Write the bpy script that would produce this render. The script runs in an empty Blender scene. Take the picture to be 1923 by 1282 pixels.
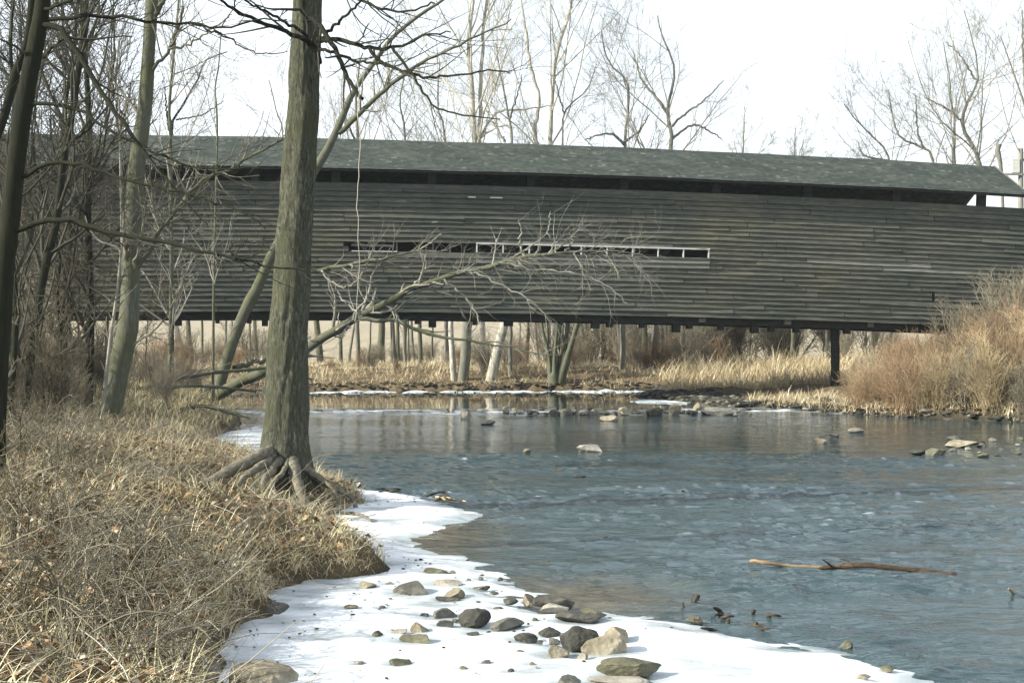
import bpy, bmesh, math
import numpy as np
from mathutils import Vector, Matrix

scene = bpy.context.scene
COL = scene.collection

# ------------------------------------------------------------------ camera
F = 2670.0 / 1923.0                       # focal length over frame width
CAM_H = 2.4
cam_data = bpy.data.cameras.new("camera")
cam_data.sensor_width = 36.0
cam_data.lens = 36.0 * F
cam_data.shift_y = -6.0 / 1923.0
cam_data.clip_start = 0.1
cam_data.clip_end = 6000.0
cam = bpy.data.objects.new("camera", cam_data)
cam.location = (0, 0, CAM_H)
cam.rotation_euler = (math.radians(90), 0, 0)
COL.objects.link(cam)
scene.camera = cam

# ------------------------------------------------------------------ sky and sun
SUN_EL = math.radians(26)
SUN_ROT = math.radians(253.5)               # clockwise from +Y
world = bpy.data.worlds.new("World")
scene.world = world
world.use_nodes = True
wn, wl = world.node_tree.nodes, world.node_tree.links
wn.clear()
w_out = wn.new("ShaderNodeOutputWorld")
w_bg = wn.new("ShaderNodeBackground")
w_sky = wn.new("ShaderNodeTexSky")
w_sky.sky_type = 'NISHITA'
w_sky.sun_disc = False
w_sky.sun_elevation = SUN_EL
w_sky.sun_rotation = SUN_ROT
w_sky.air_density = 1.0
w_sky.dust_density = 0.6
w_sky.ozone_density = 1.0
# thin veil of high white cloud, thicker towards the horizon all the way round
w_tc = wn.new("ShaderNodeTexCoord")
w_map = wn.new("ShaderNodeMapping")
w_map.inputs['Scale'].default_value = (1.2, 1.2, 3.0)
w_noise = wn.new("ShaderNodeTexNoise")
w_noise.inputs['Scale'].default_value = 1.6
w_noise.inputs['Detail'].default_value = 5
w_ramp = wn.new("ShaderNodeValToRGB")
w_ramp.color_ramp.elements[0].position = 0.34
w_ramp.color_ramp.elements[0].color = (0.6, 0.6, 0.6, 1)
w_ramp.color_ramp.elements[1].position = 0.6
w_ramp.color_ramp.elements[1].color = (1, 1, 1, 1)
w_sep = wn.new("ShaderNodeSeparateXYZ")
w_el = wn.new("ShaderNodeMapRange")
w_el.inputs['From Min'].default_value = 0.13
w_el.inputs['From Max'].default_value = 0.95
w_el.inputs['To Min'].default_value = 1.0
w_el.inputs['To Max'].default_value = 0.55
w_mul = wn.new("ShaderNodeMath")
w_mul.operation = 'MULTIPLY'
w_mix = wn.new("ShaderNodeMix")
w_mix.data_type = 'RGBA'
w_mix.inputs['B'].default_value = (8.3, 9.05, 9.8, 1)
wl.new(w_tc.outputs['Generated'], w_map.inputs['Vector'])
wl.new(w_map.outputs['Vector'], w_noise.inputs['Vector'])
wl.new(w_noise.outputs['Fac'], w_ramp.inputs['Fac'])
wl.new(w_tc.outputs['Generated'], w_sep.inputs[0])
wl.new(w_sep.outputs['Z'], w_el.inputs['Value'])
wl.new(w_ramp.outputs['Color'], w_mul.inputs[0])
wl.new(w_el.outputs['Result'], w_mul.inputs[1])
wl.new(w_mul.outputs[0], w_mix.inputs['Factor'])
wl.new(w_sky.outputs['Color'], w_mix.inputs['A'])
wl.new(w_mix.outputs['Result'], w_bg.inputs['Color'])
w_bg.inputs['Strength'].default_value = 0.072
wl.new(w_bg.outputs['Background'], w_out.inputs['Surface'])

SUN_DIR = Vector((math.sin(SUN_ROT) * math.cos(SUN_EL), math.cos(SUN_ROT) * math.cos(SUN_EL), math.sin(SUN_EL)))
sun_data = bpy.data.lights.new("sun", 'SUN')
sun_data.energy = 5.0
sun_data.angle = math.radians(0.5)
sun_data.color = (1.0, 0.955, 0.84)
sun = bpy.data.objects.new("sun", sun_data)
sun.rotation_euler = SUN_DIR.to_track_quat('Z', 'Y').to_euler()
sun.location = SUN_DIR * 60
COL.objects.link(sun)

scene.view_settings.view_transform = 'Standard'
scene.view_settings.look = 'None'
scene.view_settings.gamma = 1.0
scene.view_settings.use_curve_mapping = False
scene.view_settings.exposure = 1.15
scene.cycles.max_bounces = 6
scene.cycles.diffuse_bounces = 3
scene.cycles.glossy_bounces = 3
scene.cycles.transparent_max_bounces = 4

# ------------------------------------------------------------------ numeric helpers
HZ = 635.0                                # horizon row of the photograph

def at(px, py, Y):
    """world point at distance Y whose picture is at (px, py) of the 1923 px wide photo"""
    return np.array([(px - 961.5) / 2670.0 * Y, Y, CAM_H + (HZ - py) / 2670.0 * Y])

def ground_at(px, py, z):
    Y = (CAM_H - z) * 2670.0 / (py - HZ)
    return np.array([(px - 961.5) / 2670.0 * Y, Y, z])

def _hash(ix, iy, s):
    h = (ix.astype(np.int64) * 374761393 + iy.astype(np.int64) * 668265263 + s * 974711) & 0xffffffff
    for c in (2246822519, 3266489917, 668265263):
        h = ((h ^ (h >> 15)) * c) & 0xffffffff
    h = (h ^ (h >> 16)) & 0xffffffff
    return h / 4294967295.0

def vnoise(x, y, s=0):
    ix, iy = np.floor(x), np.floor(y)
    fx, fy = x - ix, y - iy
    ux, uy = fx * fx * fx * (fx * (fx * 6 - 15) + 10), fy * fy * fy * (fy * (fy * 6 - 15) + 10)
    def g(dx, dy):
        a = _hash(ix + dx, iy + dy, s) * 2 * math.pi
        return np.cos(a) * (fx - dx) + np.sin(a) * (fy - dy)
    a, b, c, d = g(0, 0), g(1, 0), g(0, 1), g(1, 1)
    return 1.4 * ((a * (1 - ux) + b * ux) * (1 - uy) + (c * (1 - ux) + d * ux) * uy)

def fbm(x, y, o=4, s=0):
    v, a, f = 0, 1.0, 1.0
    for i in range(o):
        v = v + a * vnoise(x * f, y * f, s + i * 17)
        a *= 0.5
        f *= 2.03
    return v

def sstep(a, b, x):
    t = np.clip((x - a) / (b - a), 0, 1)
    return t * t * (3 - 2 * t)

def poly_sdf(x, y, poly):
    """positive inside the polygon"""
    p = np.array(poly, float)
    q = np.roll(p, -1, axis=0)
    best = np.full(x.shape, 1e18)
    inside = np.zeros(x.shape, bool)
    for (ax, ay), (bx, by) in zip(p, q):
        ex, ey = bx - ax, by - ay
        t = np.clip(((x - ax) * ex + (y - ay) * ey) / (ex * ex + ey * ey + 1e-12), 0, 1)
        best = np.minimum(best, (x - ax - t * ex) ** 2 + (y - ay - t * ey) ** 2)
        if ay != by:
            c = ((ay > y) != (by > y)) & (x < ex * (y - ay) / (by - ay) + ax)
            inside ^= c
    d = np.sqrt(best)
    return np.where(inside, d, -d)

def smooth_line(pts, K, extra=None):
    """Catmull-Rom resampling of control points to K points"""
    p = np.array(pts, float)
    n = len(p)
    if n == 2:
        t = np.linspace(0, 1, K)[:, None]
        return p[0] * (1 - t) + p[1] * t
    seg = np.linalg.norm(np.diff(p[:, :3], axis=0), axis=1)
    cum = np.concatenate([[0], np.cumsum(seg)])
    u = np.interp(np.linspace(0, cum[-1], K), cum, np.arange(n))
    i = np.minimum(u.astype(int), n - 2)
    f = (u - i)[:, None]
    P0, P1, P2, P3 = p[np.maximum(i - 1, 0)], p[i], p[i + 1], p[np.minimum(i + 2, n - 1)]
    return 0.5 * (2 * P1 + (P2 - P0) * f + (2 * P0 - 5 * P1 + 4 * P2 - P3) * f * f + (3 * P1 - P0 - 3 * P2 + P3) * f ** 3)

# ------------------------------------------------------------------ mesh helpers
def make_mesh(name, verts, faces, smooth=False, attrs=None):
    """verts (N,3); faces: one (M,4) or (M,3) array or a list of such arrays"""
    if not isinstance(faces, list):
        faces = [faces]
    faces = [np.asarray(f, np.int32) for f in faces if len(f)]
    me = bpy.data.meshes.new(name)
    verts = np.asarray(verts, np.float32)
    me.vertices.add(len(verts))
    me.vertices.foreach_set("co", verts.ravel())
    loops = np.concatenate([f.ravel() for f in faces])
    sizes = np.concatenate([np.full(len(f), f.shape[1], np.int32) for f in faces])
    starts = np.concatenate([[0], np.cumsum(sizes)[:-1]]).astype(np.int32)
    me.loops.add(len(loops))
    me.loops.foreach_set("vertex_index", loops)
    me.polygons.add(len(sizes))
    me.polygons.foreach_set("loop_start", starts)
    if attrs:
        for k, v in attrs.items():
            a = me.attributes.new(k, 'FLOAT', 'POINT')
            a.data.foreach_set("value", np.asarray(v, np.float32))
    me.update(calc_edges=True)
    me.validate()
    me.polygons.foreach_set("use_smooth", np.full(len(me.polygons), bool(smooth)))
    return me

def link(name, me, mat=None, parent=None, loc=None):
    o = bpy.data.objects.new(name, me)
    if mat is not None and me is not None and not me.materials:
        me.materials.append(mat)
    if parent is not None:
        o.parent = parent
    if loc is not None:
        o.location = loc
    COL.objects.link(o)
    return o

def tag(o, label=None, cat=None, group=None, kind=None):
    if label: o["label"] = label
    if cat: o["category"] = cat
    if group: o["group"] = group
    if kind: o["kind"] = kind
    return o

def thing(name, label, cat, loc=(0, 0, 0), group=None):
    o = bpy.data.objects.new(name, None)
    o.empty_display_size = 0.2
    o.location = loc
    COL.objects.link(o)
    return tag(o, label, cat, group)

def tubes(P, R, sides=4):
    """P (N,K,3), R (N,K) -> verts, quads for N tubes"""
    N, K, _ = P.shape
    T = np.gradient(P, axis=1)
    T /= np.linalg.norm(T, axis=2, keepdims=True) + 1e-9
    ref = np.where(np.abs(T[:, :, 2:3]) > 0.9, np.array([1.0, 0, 0]), np.array([0, 0, 1.0]))
    m = T.mean(axis=1, keepdims=True)
    ref = np.where(np.abs(m[:, :, 2:3]) / (np.linalg.norm(m, axis=2, keepdims=True) + 1e-9) > 0.7, np.array([1.0, 0.13, 0]), np.array([0.0, 0.1, 1.0]))
    ref = np.broadcast_to(ref, T.shape)
    A = np.cross(T, ref)
    A /= np.linalg.norm(A, axis=2, keepdims=True) + 1e-9
    B = np.cross(T, A)
    th = np.linspace(0, 2 * math.pi, sides, endpoint=False)
    V = P[:, :, None, :] + R[:, :, None, None] * (np.cos(th)[None, None, :, None] * A[:, :, None, :] + np.sin(th)[None, None, :, None] * B[:, :, None, :])
    idx = np.arange(N * K * sides).reshape(N, K, sides)
    a = idx[:, :-1, :]
    b = idx[:, 1:, :]
    Q = np.stack([a, np.roll(a, -1, axis=2), np.roll(b, -1, axis=2), b], axis=-1).reshape(-1, 4)
    return V.reshape(-1, 3), Q

def join(parts):
    """list of (verts, faces) -> one pair of verts, list of faces"""
    vs, fs, off = [], [], 0
    for v, f in parts:
        vs.append(v)
        fs.append(np.asarray(f) + off)
        off += len(v)
    return np.concatenate(vs), fs

def grow(rng, P, R, n, t0, t1, l0, l1, a0, a1, K, wig, up, rr=0.6, taper=0.3, rmin=0.004, absolute=False, droop=0.0):
    """n child twigs on the parent lines (P, R)"""
    N, Kp, _ = P.shape
    L = np.linalg.norm(np.diff(P, axis=1), axis=2).sum(axis=1)
    idx = rng.choice(N, n, p=L / L.sum())
    t = rng.uniform(t0, t1, n)
    f = t * (Kp - 1)
    i = np.minimum(f.astype(int), Kp - 2)
    fr = (f - i)[:, None]
    p0, p1 = P[idx, i], P[idx, i + 1]
    pos = p0 * (1 - fr) + p1 * fr
    tan = p1 - p0
    tan /= np.linalg.norm(tan, axis=1, keepdims=True) + 1e-9
    r = R[idx, i] * (1 - fr[:, 0]) + R[idx, i + 1] * fr[:, 0]
    rnd = rng.normal(size=(n, 3))
    perp = rnd - (rnd * tan).sum(1, keepdims=True) * tan
    perp /= np.linalg.norm(perp, axis=1, keepdims=True) + 1e-9
    a = rng.uniform(a0, a1, n)[:, None]
    d = tan * np.cos(a) + perp * np.sin(a)
    ln = rng.uniform(l0, l1, n)
    if not absolute:
        ln = ln * L[idx] * (1.15 - 0.6 * t)
    out = np.zeros((n, K, 3))
    out[:, 0] = pos
    step = (ln / (K - 1))[:, None]
    for k in range(1, K):
        d = d + wig * rng.normal(size=(n, 3))
        d[:, 2] += up - droop * k / K
        d /= np.linalg.norm(d, axis=1, keepdims=True) + 1e-9
        out[:, k] = out[:, k - 1] + d * step
    r0 = np.maximum(r * rr, rmin)
    Rc = r0[:, None] * np.linspace(1, taper, K)[None, :]
    Rc = np.maximum(Rc, rmin * np.linspace(1, 0.5, K)[None, :])
    return out, Rc

_boxv = np.array([[x, y, z] for x in (0, 1) for y in (0, 1) for z in (0, 1)], float)
_boxf = np.array([[0, 1, 3, 2], [4, 6, 7, 5], [0, 4, 5, 1], [2, 3, 7, 6], [0, 2, 6, 4], [1, 5, 7, 3]])

def box(x0, x1, y0, y1, z0, z1):
    return _boxv * np.array([x1 - x0, y1 - y0, z1 - z0]) + np.array([x0, y0, z0]), _boxf

# ------------------------------------------------------------------ materials
def nodes_of(name):
    m = bpy.data.materials.new(name)
    m.use_nodes = True
    nt = m.node_tree
    b = nt.nodes["Principled BSDF"]
    return m, nt, b

def N(nt, kind, **kw):
    n = nt.nodes.new(kind)
    for k, v in kw.items():
        if k in n.inputs:
            n.inputs[k].default_value = v
        else:
            setattr(n, k, v)
    return n

def ramp(nt, stops):
    r = nt.nodes.new("ShaderNodeValToRGB")
    e = r.color_ramp.elements
    while len(e) > 1:
        e.remove(e[0])
    e[0].position, e[0].color = stops[0][0], (*stops[0][1], 1)
    for p, c in stops[1:]:
        x = e.new(p)
        x.color = (*c, 1)
    return r

def coords(nt, scale=(1, 1, 1)):
    tc = nt.nodes.new("ShaderNodeTexCoord")
    mp = nt.nodes.new("ShaderNodeMapping")
    mp.inputs['Scale'].default_value = scale
    nt.links.new(tc.outputs['Object'], mp.inputs['Vector'])
    return mp.outputs['Vector']

def noise_mat(name, stops, scale=5.0, stretch=(1, 1, 1), detail=6, rough=0.9, bump=0.3, bump_scale=None, per_object=0.0, dist=0.02):
    m, nt, b = nodes_of(name)
    v = coords(nt, stretch)
    n = N(nt, "ShaderNodeTexNoise", Scale=scale, Detail=detail, Roughness=0.65)
    nt.links.new(v, n.inputs['Vector'])
    r = ramp(nt, stops)
    nt.links.new(n.outputs['Fac'], r.inputs['Fac'])
    col = r.outputs['Color']
    if per_object:
        oi = nt.nodes.new("ShaderNodeObjectInfo")
        mr = N(nt, "ShaderNodeMapRange")
        mr.inputs['To Min'].default_value = 1 - per_object
        mr.inputs['To Max'].default_value = 1 + per_object
        nt.links.new(oi.outputs['Random'], mr.inputs['Value'])
        hs = nt.nodes.new("ShaderNodeHueSaturation")
        nt.links.new(col, hs.inputs['Color'])
        nt.links.new(mr.outputs['Result'], hs.inputs['Value'])
        col = hs.outputs['Color']
    nt.links.new(col, b.inputs['Base Color'])
    b.inputs['Roughness'].default_value = rough
    b.inputs['Specular IOR Level'].default_value = 0.2
    if bump:
        n2 = N(nt, "ShaderNodeTexNoise", Scale=bump_scale or scale * 2.5, Detail=8, Roughness=0.7)
        nt.links.new(v, n2.inputs['Vector'])
        bp = N(nt, "ShaderNodeBump", Strength=bump, Distance=dist)
        nt.links.new(n2.outputs['Fac'], bp.inputs['Height'])
        nt.links.new(bp.outputs['Normal'], b.inputs['Normal'])
    return m

def attr_mat(name, stops, attr="rnd", rough=0.85, trans=0.0):
    m, nt, b = nodes_of(name)
    a = nt.nodes.new("ShaderNodeAttribute")
    a.attribute_name = attr
    r = ramp(nt, stops)
    nt.links.new(a.outputs['Fac'], r.inputs['Fac'])
    nt.links.new(r.outputs['Color'], b.inputs['Base Color'])
    b.inputs['Roughness'].default_value = rough
    b.inputs['Specular IOR Level'].default_value = 0.15
    return m

# ------------------------------------------------------------------ the ground
LEFT_BANK = [(-2000, 49), (-40, 50), (-11.7, 53.9), (-8.8, 45.2), (-7.65, 40), (-7.25, 36.4), (-6.9, 31.4), (-5.84, 28.8), (-4.75, 26.4),
             (-3.0, 22.3), (-2.06, 20.3), (-2.28, 18.9), (-2.72, 18.06), (-2.84, 17.2), (-2.25, 16.6), (-1.85, 16.1), (-1.56, 15.3),
             (-1.23, 14.5), (-1.29, 14.0), (-1.86, 13.76), (-2.15, 13.3), (-2.23, 12.6), (-2.1, 12.1), (-2.14, 11.4), (-2.2, 10.96),
             (-2.13, 10.15), (-1.9, 9), (-1.0, 7), (0.8, 4.5), (2, 2), (3, -5), (3, -60), (-2000, -60)]
FAR_BANK = [(-2000, 70), (-60, 66), (-20, 64.5), (-12, 64), (-4, 64.2), (3, 64), (6.2, 63.5), (5.6, 60), (5.0, 56), (5.2, 54.3), (6.2, 51.5),
            (7.5, 48.3), (8.4, 47.8), (9.4, 46.8), (10.7, 44.8), (12.6, 42.7), (14.6, 40.5), (20, 36), (26, 20), (30, 0), (32, -60),
            (2000, -60), (2000, 3000), (-2000, 3000)]

def height(x, y):
    x, y = np.asarray(x, float), np.asarray(y, float)
    dl, dr = poly_sdf(x, y, LEFT_BANK), poly_sdf(x, y, FAR_BANK)
    n = fbm(x * 0.9, y * 0.9, 4, 3)
    n2 = fbm(x * 0.15, y * 0.15, 3, 9)
    wob = 0.13 * fbm(x * 1.7, y * 1.7, 3, 21) + 0.07 * fbm(x * 5.0, y * 5.0, 2, 22)
    dl = dl + wob
    dr2 = dr + wob * 2
    left = 0.16 * sstep(-0.05, 0.12, dl) + 0.82 * (1 - np.exp(-np.maximum(dl, 0) / (1.5 + 1.3 * np.exp(-((y - 25) / 6.0) ** 2)))) + 0.05 * np.clip(dl - 4, 0, 12) + 0.09 * n * sstep(0.1, 1.0, dl) + 0.15 * n2 * sstep(2, 6, dl)
    left = left - 0.42 * np.exp(-((x + 3.9) / 1.4) ** 2 - ((y - 18.9) / 2.0) ** 2) * sstep(0.0, 0.9, dl)
    left = left + 2.6 * sstep(-12.5, -18, x) * sstep(42, 48, y) * (1 - sstep(58, 64, y))
    flat = 0.22 * sstep(0, 0.5, dr2) + 0.3 * sstep(1, 7, dr2)
    bank = 0.2 * sstep(0, 0.4, dr2) + 0.75 * (1 - np.exp(-np.maximum(dr2, 0) / 2.2))
    k = sstep(62, 65, y)
    right = flat * (1 - k) + bank * k + 0.12 * n * sstep(0.3, 2, dr2)
    right = right + 2.5 * sstep(12.5, 20.5, x + 0.35 * (47 - y)) * sstep(40, 46.5, y) * (1 - 0.8 * sstep(60, 70, y))
    right = right + sstep(0, 4, dr2) * (np.clip(y - 88, 0, 230) * 0.0235 + 0.3 * n2)
    bed = -0.12 - 0.45 * (1 - np.exp(-np.maximum(-np.maximum(dl, dr), 0) / 2.5)) + 0.05 * n
    z = np.where(dl > 0, left, np.where(dr2 > 0, right, bed))
    return z

def hz(x, y):
    return float(height(np.array([x]), np.array([y]))[0])

gx = np.concatenate([[-2000, -900, -400, -200, -120, -80, -60, -48, -40, -34, -30, -27], np.arange(-25, 25.01, 0.22), [27, 30, 34, 40, 50, 65, 90, 150, 300, 700, 2000]])
gy = np.concatenate([[-60, -30, -15, -5, 0, 2], np.arange(3.5, 30, 0.17), np.arange(30, 72, 0.28), np.arange(72, 100, 1.2), [102, 106, 112, 120, 130, 142, 156, 172, 190, 210, 235, 260, 290, 318, 360, 420, 520, 700, 1000, 1600, 3000]])
GX, GY = np.meshgrid(gx, gy)
GZ = height(GX, GY)
ii = np.arange(GX.size).reshape(GX.shape)
quads = np.stack([ii[:-1, :-1], ii[:-1, 1:], ii[1:, 1:], ii[1:, :-1]], -1).reshape(-1, 4)
dlv, drv = poly_sdf(GX, GY, LEFT_BANK), poly_sdf(GX, GY, FAR_BANK)
field = sstep(76, 92, GY)
mud = (dlv < 0) * (drv < 3.0) * sstep(0.35, 0.1, GZ) * (GY < 64)
bed = ((dlv < -0.1) & (drv < -0.1)).astype(float)
me = make_mesh("ground", np.stack([GX, GY, GZ], -1).reshape(-1, 3), quads, True,
               {"field": field.ravel(), "mud": np.maximum(mud, bed).ravel()})

m_ground, nt, b = nodes_of("ground_litter")
v = coords(nt)
n1 = N(nt, "ShaderNodeTexNoise", Scale=2.2, Detail=10, Roughness=0.75)
n2 = N(nt, "ShaderNodeTexNoise", Scale=28.0, Detail=6, Roughness=0.7)
nt.links.new(v, n1.inputs['Vector']); nt.links.new(v, n2.inputs['Vector'])
r1 = ramp(nt, [(0.3, (0.06, 0.05, 0.03)), (0.5, (0.17, 0.135, 0.08)), (0.7, (0.32, 0.26, 0.16))])
r2 = ramp(nt, [(0.3, (0.05, 0.038, 0.024)), (0.52, (0.14, 0.1, 0.06)), (0.72, (0.32, 0.26, 0.16))])
nt.links.new(n1.outputs['Fac'], r1.inputs['Fac']); nt.links.new(n2.outputs['Fac'], r2.inputs['Fac'])
mx = N(nt, "ShaderNodeMix", data_type='RGBA'); mx.inputs['Factor'].default_value = 0.55
nt.links.new(r1.outputs['Color'], mx.inputs['A']); nt.links.new(r2.outputs['Color'], mx.inputs['B'])
af = N(nt, "ShaderNodeAttribute", attribute_name="field")
am = N(nt, "ShaderNodeAttribute", attribute_name="mud")
rf = ramp(nt, [(0.3, (0.26, 0.22, 0.15)), (0.7, (0.42, 0.36, 0.26))])
nt.links.new(n1.outputs['Fac'], rf.inputs['Fac'])
mf = N(nt, "ShaderNodeMix", data_type='RGBA'); nt.links.new(af.outputs['Fac'], mf.inputs['Factor'])
nt.links.new(mx.outputs['Result'], mf.inputs['A']); nt.links.new(rf.outputs['Color'], mf.inputs['B'])
mm = N(nt, "ShaderNodeMix", data_type='RGBA'); nt.links.new(am.outputs['Fac'], mm.inputs['Factor'])
rm = ramp(nt, [(0.3, (0.022, 0.023, 0.017)), (0.7, (0.07, 0.066, 0.048))]); nt.links.new(n2.outputs['Fac'], rm.inputs['Fac'])
nt.links.new(mf.outputs['Result'], mm.inputs['A']); nt.links.new(rm.outputs['Color'], mm.inputs['B'])
nt.links.new(mm.outputs['Result'], b.inputs['Base Color'])
b.inputs['Roughness'].default_value = 0.95
b.inputs['Specular IOR Level'].default_value = 0.1
bp = N(nt, "ShaderNodeBump", Strength=0.8, Distance=0.06)
nt.links.new(n2.outputs['Fac'], bp.inputs['Height']); nt.links.new(bp.outputs['Normal'], b.inputs['Normal'])
tag(link("ground", me, m_ground), kind="structure", label="brown leaf litter banks and tan field around the creek")

# wooded hills far beyond the field
hx = np.linspace(-900, 900, 140)
hyv = np.array([420, 440, 480, 540, 620, 700])
HX, HY = np.meshgrid(hx, hyv)
prof = np.array([0, .35, .8, 1, .9, .7])[:, None]
HZv = 6 + prof * (22 + 34 * sstep(190, 60, HX) + 7 * fbm(HX * 0.006, HY * 0.0, 3, 5)) + 1.6 * fbm(HX * 0.09, HY * 0.09, 3, 8) * (prof > 0)
ih = np.arange(HX.size).reshape(HX.shape)
qh = np.stack([ih[:-1, :-1], ih[:-1, 1:], ih[1:, 1:], ih[1:, :-1]], -1).reshape(-1, 4)
m_hill = noise_mat("hill_woods", [(0.35, (0.07, 0.066, 0.055)), (0.65, (0.13, 0.12, 0.1))], scale=0.08, bump=0)
tag(link("hill", make_mesh("hill", np.stack([HX, HY, HZv], -1).reshape(-1, 3), qh, True), m_hill), kind="structure", label="grey wooded hill beyond the tan field")

# ------------------------------------------------------------------ the creek
def chop(x, y):
    """how rough the water is: still pool upstream of the riffle, broken water below it"""
    riffle = 46.5 + 1.2 * fbm(x * 0.25, y * 0.05, 2, 44)
    down = sstep(1.0, -2.0, y - riffle) * (0.22 + 0.78 * sstep(33, 26, y + 1.5 * fbm(x * 0.3, y * 0.3, 3, 45)))
    return down, np.exp(-((y - riffle + 0.6) / 1.3) ** 2)

rows = 2.4 * 2670.0 / np.concatenate([np.arange(1500, 1290, -12), np.arange(1290, 740, -1.25), np.arange(740, 690, -4)] ).astype(float)
rows = 2.4 * 2670.0 / (np.concatenate([np.arange(1700, 1290, -14), np.arange(1290, 738, -1.25), np.arange(738, 665, -4)]) - HZ)
fr = np.concatenate([[-6, -3, -1.6, -1.0, -0.7, -0.5], np.linspace(-0.40, 0.40, 300), [0.5, 0.7, 1.0, 1.6, 3, 6]])
FX, RY = np.meshgrid(fr, rows)
WX = FX * RY
down, rif = chop(WX, RY)
shallow = sstep(0.0, 1.0, np.exp(-((WX + 1.3) / 1.1) ** 2 - ((RY - 17.2) / 2.6) ** 2) + 0.8 * np.exp(-((WX - 0.6) / 1.2) ** 2 - ((RY - 13.2) / 1.3) ** 2))
lull = 0.4 + 0.75 * sstep(-0.35, 0.4, fbm(WX * 0.14 + 0.03 * RY, RY * 0.30, 3, 61))
calm = 1 - 0.55 * np.clip(shallow, 0, 1)
gust = lull * calm
wx_ = WX + 0.35 * fbm(WX * 0.7, RY * 0.7, 2, 81)
wy_ = RY + 0.25 * fbm(WX * 0.9, RY * 0.9, 2, 82)
a1 = fbm(wx_ * 1.1 + 0.2 * RY, wy_ * 2.2, 3, 31)
a2 = fbm(wx_ * 2.4, wy_ * 4.8 + 0.6 * WX, 3, 32)
a3 = vnoise(wx_ * 6.0, wy_ * 12.0, 33)
WZ = down * gust * (0.040 * a1 + 0.022 * a2 + 0.007 * a3) + (1 - down) * 0.0012 * a1
WZ = WZ + rif * (0.05 * np.abs(fbm(WX * 1.6, RY * 3.0, 3, 35)) + 0.02)
WZ = WZ + 0.05 * sstep(45.5, 47.5, RY)               # the pool stands a hand's breadth higher than the water below the riffle
crest = down * gust * np.clip((a1 + 0.9 * a2 - 0.85) * 2.0, 0, 1) * 0.6 * sstep(14, 20, RY) * np.clip(fbm(WX * 6.0, RY * 16.0, 3, 39) * 3 - 0.1, 0, 1)
foam = np.clip(crest + rif * np.clip(fbm(WX * 1.3, RY * 2.5, 4, 36) * 2.0 - 0.25, 0, 1), 0, 1)
iw = np.arange(WX.size).reshape(WX.shape)
qw = np.stack([iw[:-1, :-1], iw[1:, :-1], iw[1:, 1:], iw[:-1, 1:]], -1).reshape(-1, 4)[:, ::-1]
me = make_mesh("creek", np.stack([WX, RY, WZ], -1).reshape(-1, 3), qw, True, {"foam": foam.ravel(), "rough": (down * gust).ravel(), "shallow": np.clip(shallow, 0, 1).ravel()})
m_water, nt, b = nodes_of("creek_water")
v = coords(nt)
an = N(nt, "ShaderNodeAttribute", attribute_name="foam")
ar = N(nt, "ShaderNodeAttribute", attribute_name="rough")
as_ = N(nt, "ShaderNodeAttribute", attribute_name="shallow")
nb = N(nt, "ShaderNodeTexNoise", Scale=3.0, Detail=5)
nt.links.new(v, nb.inputs['Vector'])
rb = ramp(nt, [(0.3, (0.035, 0.03, 0.015)), (0.7, (0.12, 0.095, 0.05))])
nt.links.new(nb.outputs['Fac'], rb.inputs['Fac'])
ms = N(nt, "ShaderNodeMix", data_type='RGBA'); ms.inputs['A'].default_value = (0.034, 0.06, 0.066, 1)
nt.links.new(as_.outputs['Fac'], ms.inputs['Factor']); nt.links.new(rb.outputs['Color'], ms.inputs['B'])
mw = N(nt, "ShaderNodeMix", data_type='RGBA'); mw.inputs['B'].default_value = (0.75, 0.78, 0.8, 1)
nt.links.new(an.outputs['Fac'], mw.inputs['Factor']); nt.links.new(ms.outputs['Result'], mw.inputs['A'])
nt.links.new(mw.outputs['Result'], b.inputs['Base Color'])
mr = N(nt, "ShaderNodeMapRange"); mr.inputs['To Min'].default_value = 0.04; mr.inputs['To Max'].default_value = 0.7
nt.links.new(an.outputs['Fac'], mr.inputs['Value']); nt.links.new(mr.outputs['Result'], b.inputs['Roughness'])
b.inputs['IOR'].default_value = 1.33
mp = nt.nodes.new("ShaderNodeMapping"); mp.inputs['Scale'].default_value = (3.5, 13.0, 1)
nt.links.new(v, mp.inputs['Vector'])
nr = N(nt, "ShaderNodeTexNoise", Scale=1.0, Detail=4, Roughness=0.6)
nt.links.new(mp.outputs['Vector'], nr.inputs['Vector'])
mu = N(nt, "ShaderNodeMath", operation='MULTIPLY'); nt.links.new(nr.outputs['Fac'], mu.inputs[0]); nt.links.new(ar.outputs['Fac'], mu.inputs[1])
bp = N(nt, "ShaderNodeBump", Strength=0.9, Distance=0.035)
nt.links.new(mu.outputs['Value'], bp.inputs['Height']); nt.links.new(bp.outputs['Normal'], b.inputs['Normal'])
tag(link("water", me, m_water), kind="structure", label="blue rippled creek water flowing under the covered bridge")

# ------------------------------------------------------------------ ice
m_ice, nt, b = nodes_of("ice_snow")
v = coords(nt)
n1 = N(nt, "ShaderNodeTexNoise", Scale=0.9, Detail=6, Roughness=0.6)
mp = nt.nodes.new("ShaderNodeMapping"); mp.inputs['Scale'].default_value = (1, 1.8, 1)
nt.links.new(v, mp.inputs['Vector']); nt.links.new(mp.outputs['Vector'], n1.inputs['Vector'])
r1 = ramp(nt, [(0.36, (0.42, 0.46, 0.48)), (0.5, (0.68, 0.7, 0.71)), (0.6, (0.82, 0.82, 0.82))])
nt.links.new(n1.outputs['Fac'], r1.inputs['Fac'])
ae = N(nt, "ShaderNodeAttribute", attribute_name="wet")
mi = N(nt, "ShaderNodeMix", data_type='RGBA'); mi.inputs['B'].default_value = (0.3, 0.35, 0.36, 1)
nt.links.new(ae.outputs['Fac'], mi.inputs['Factor']); nt.links.new(r1.outputs['Color'], mi.inputs['A'])
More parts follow.
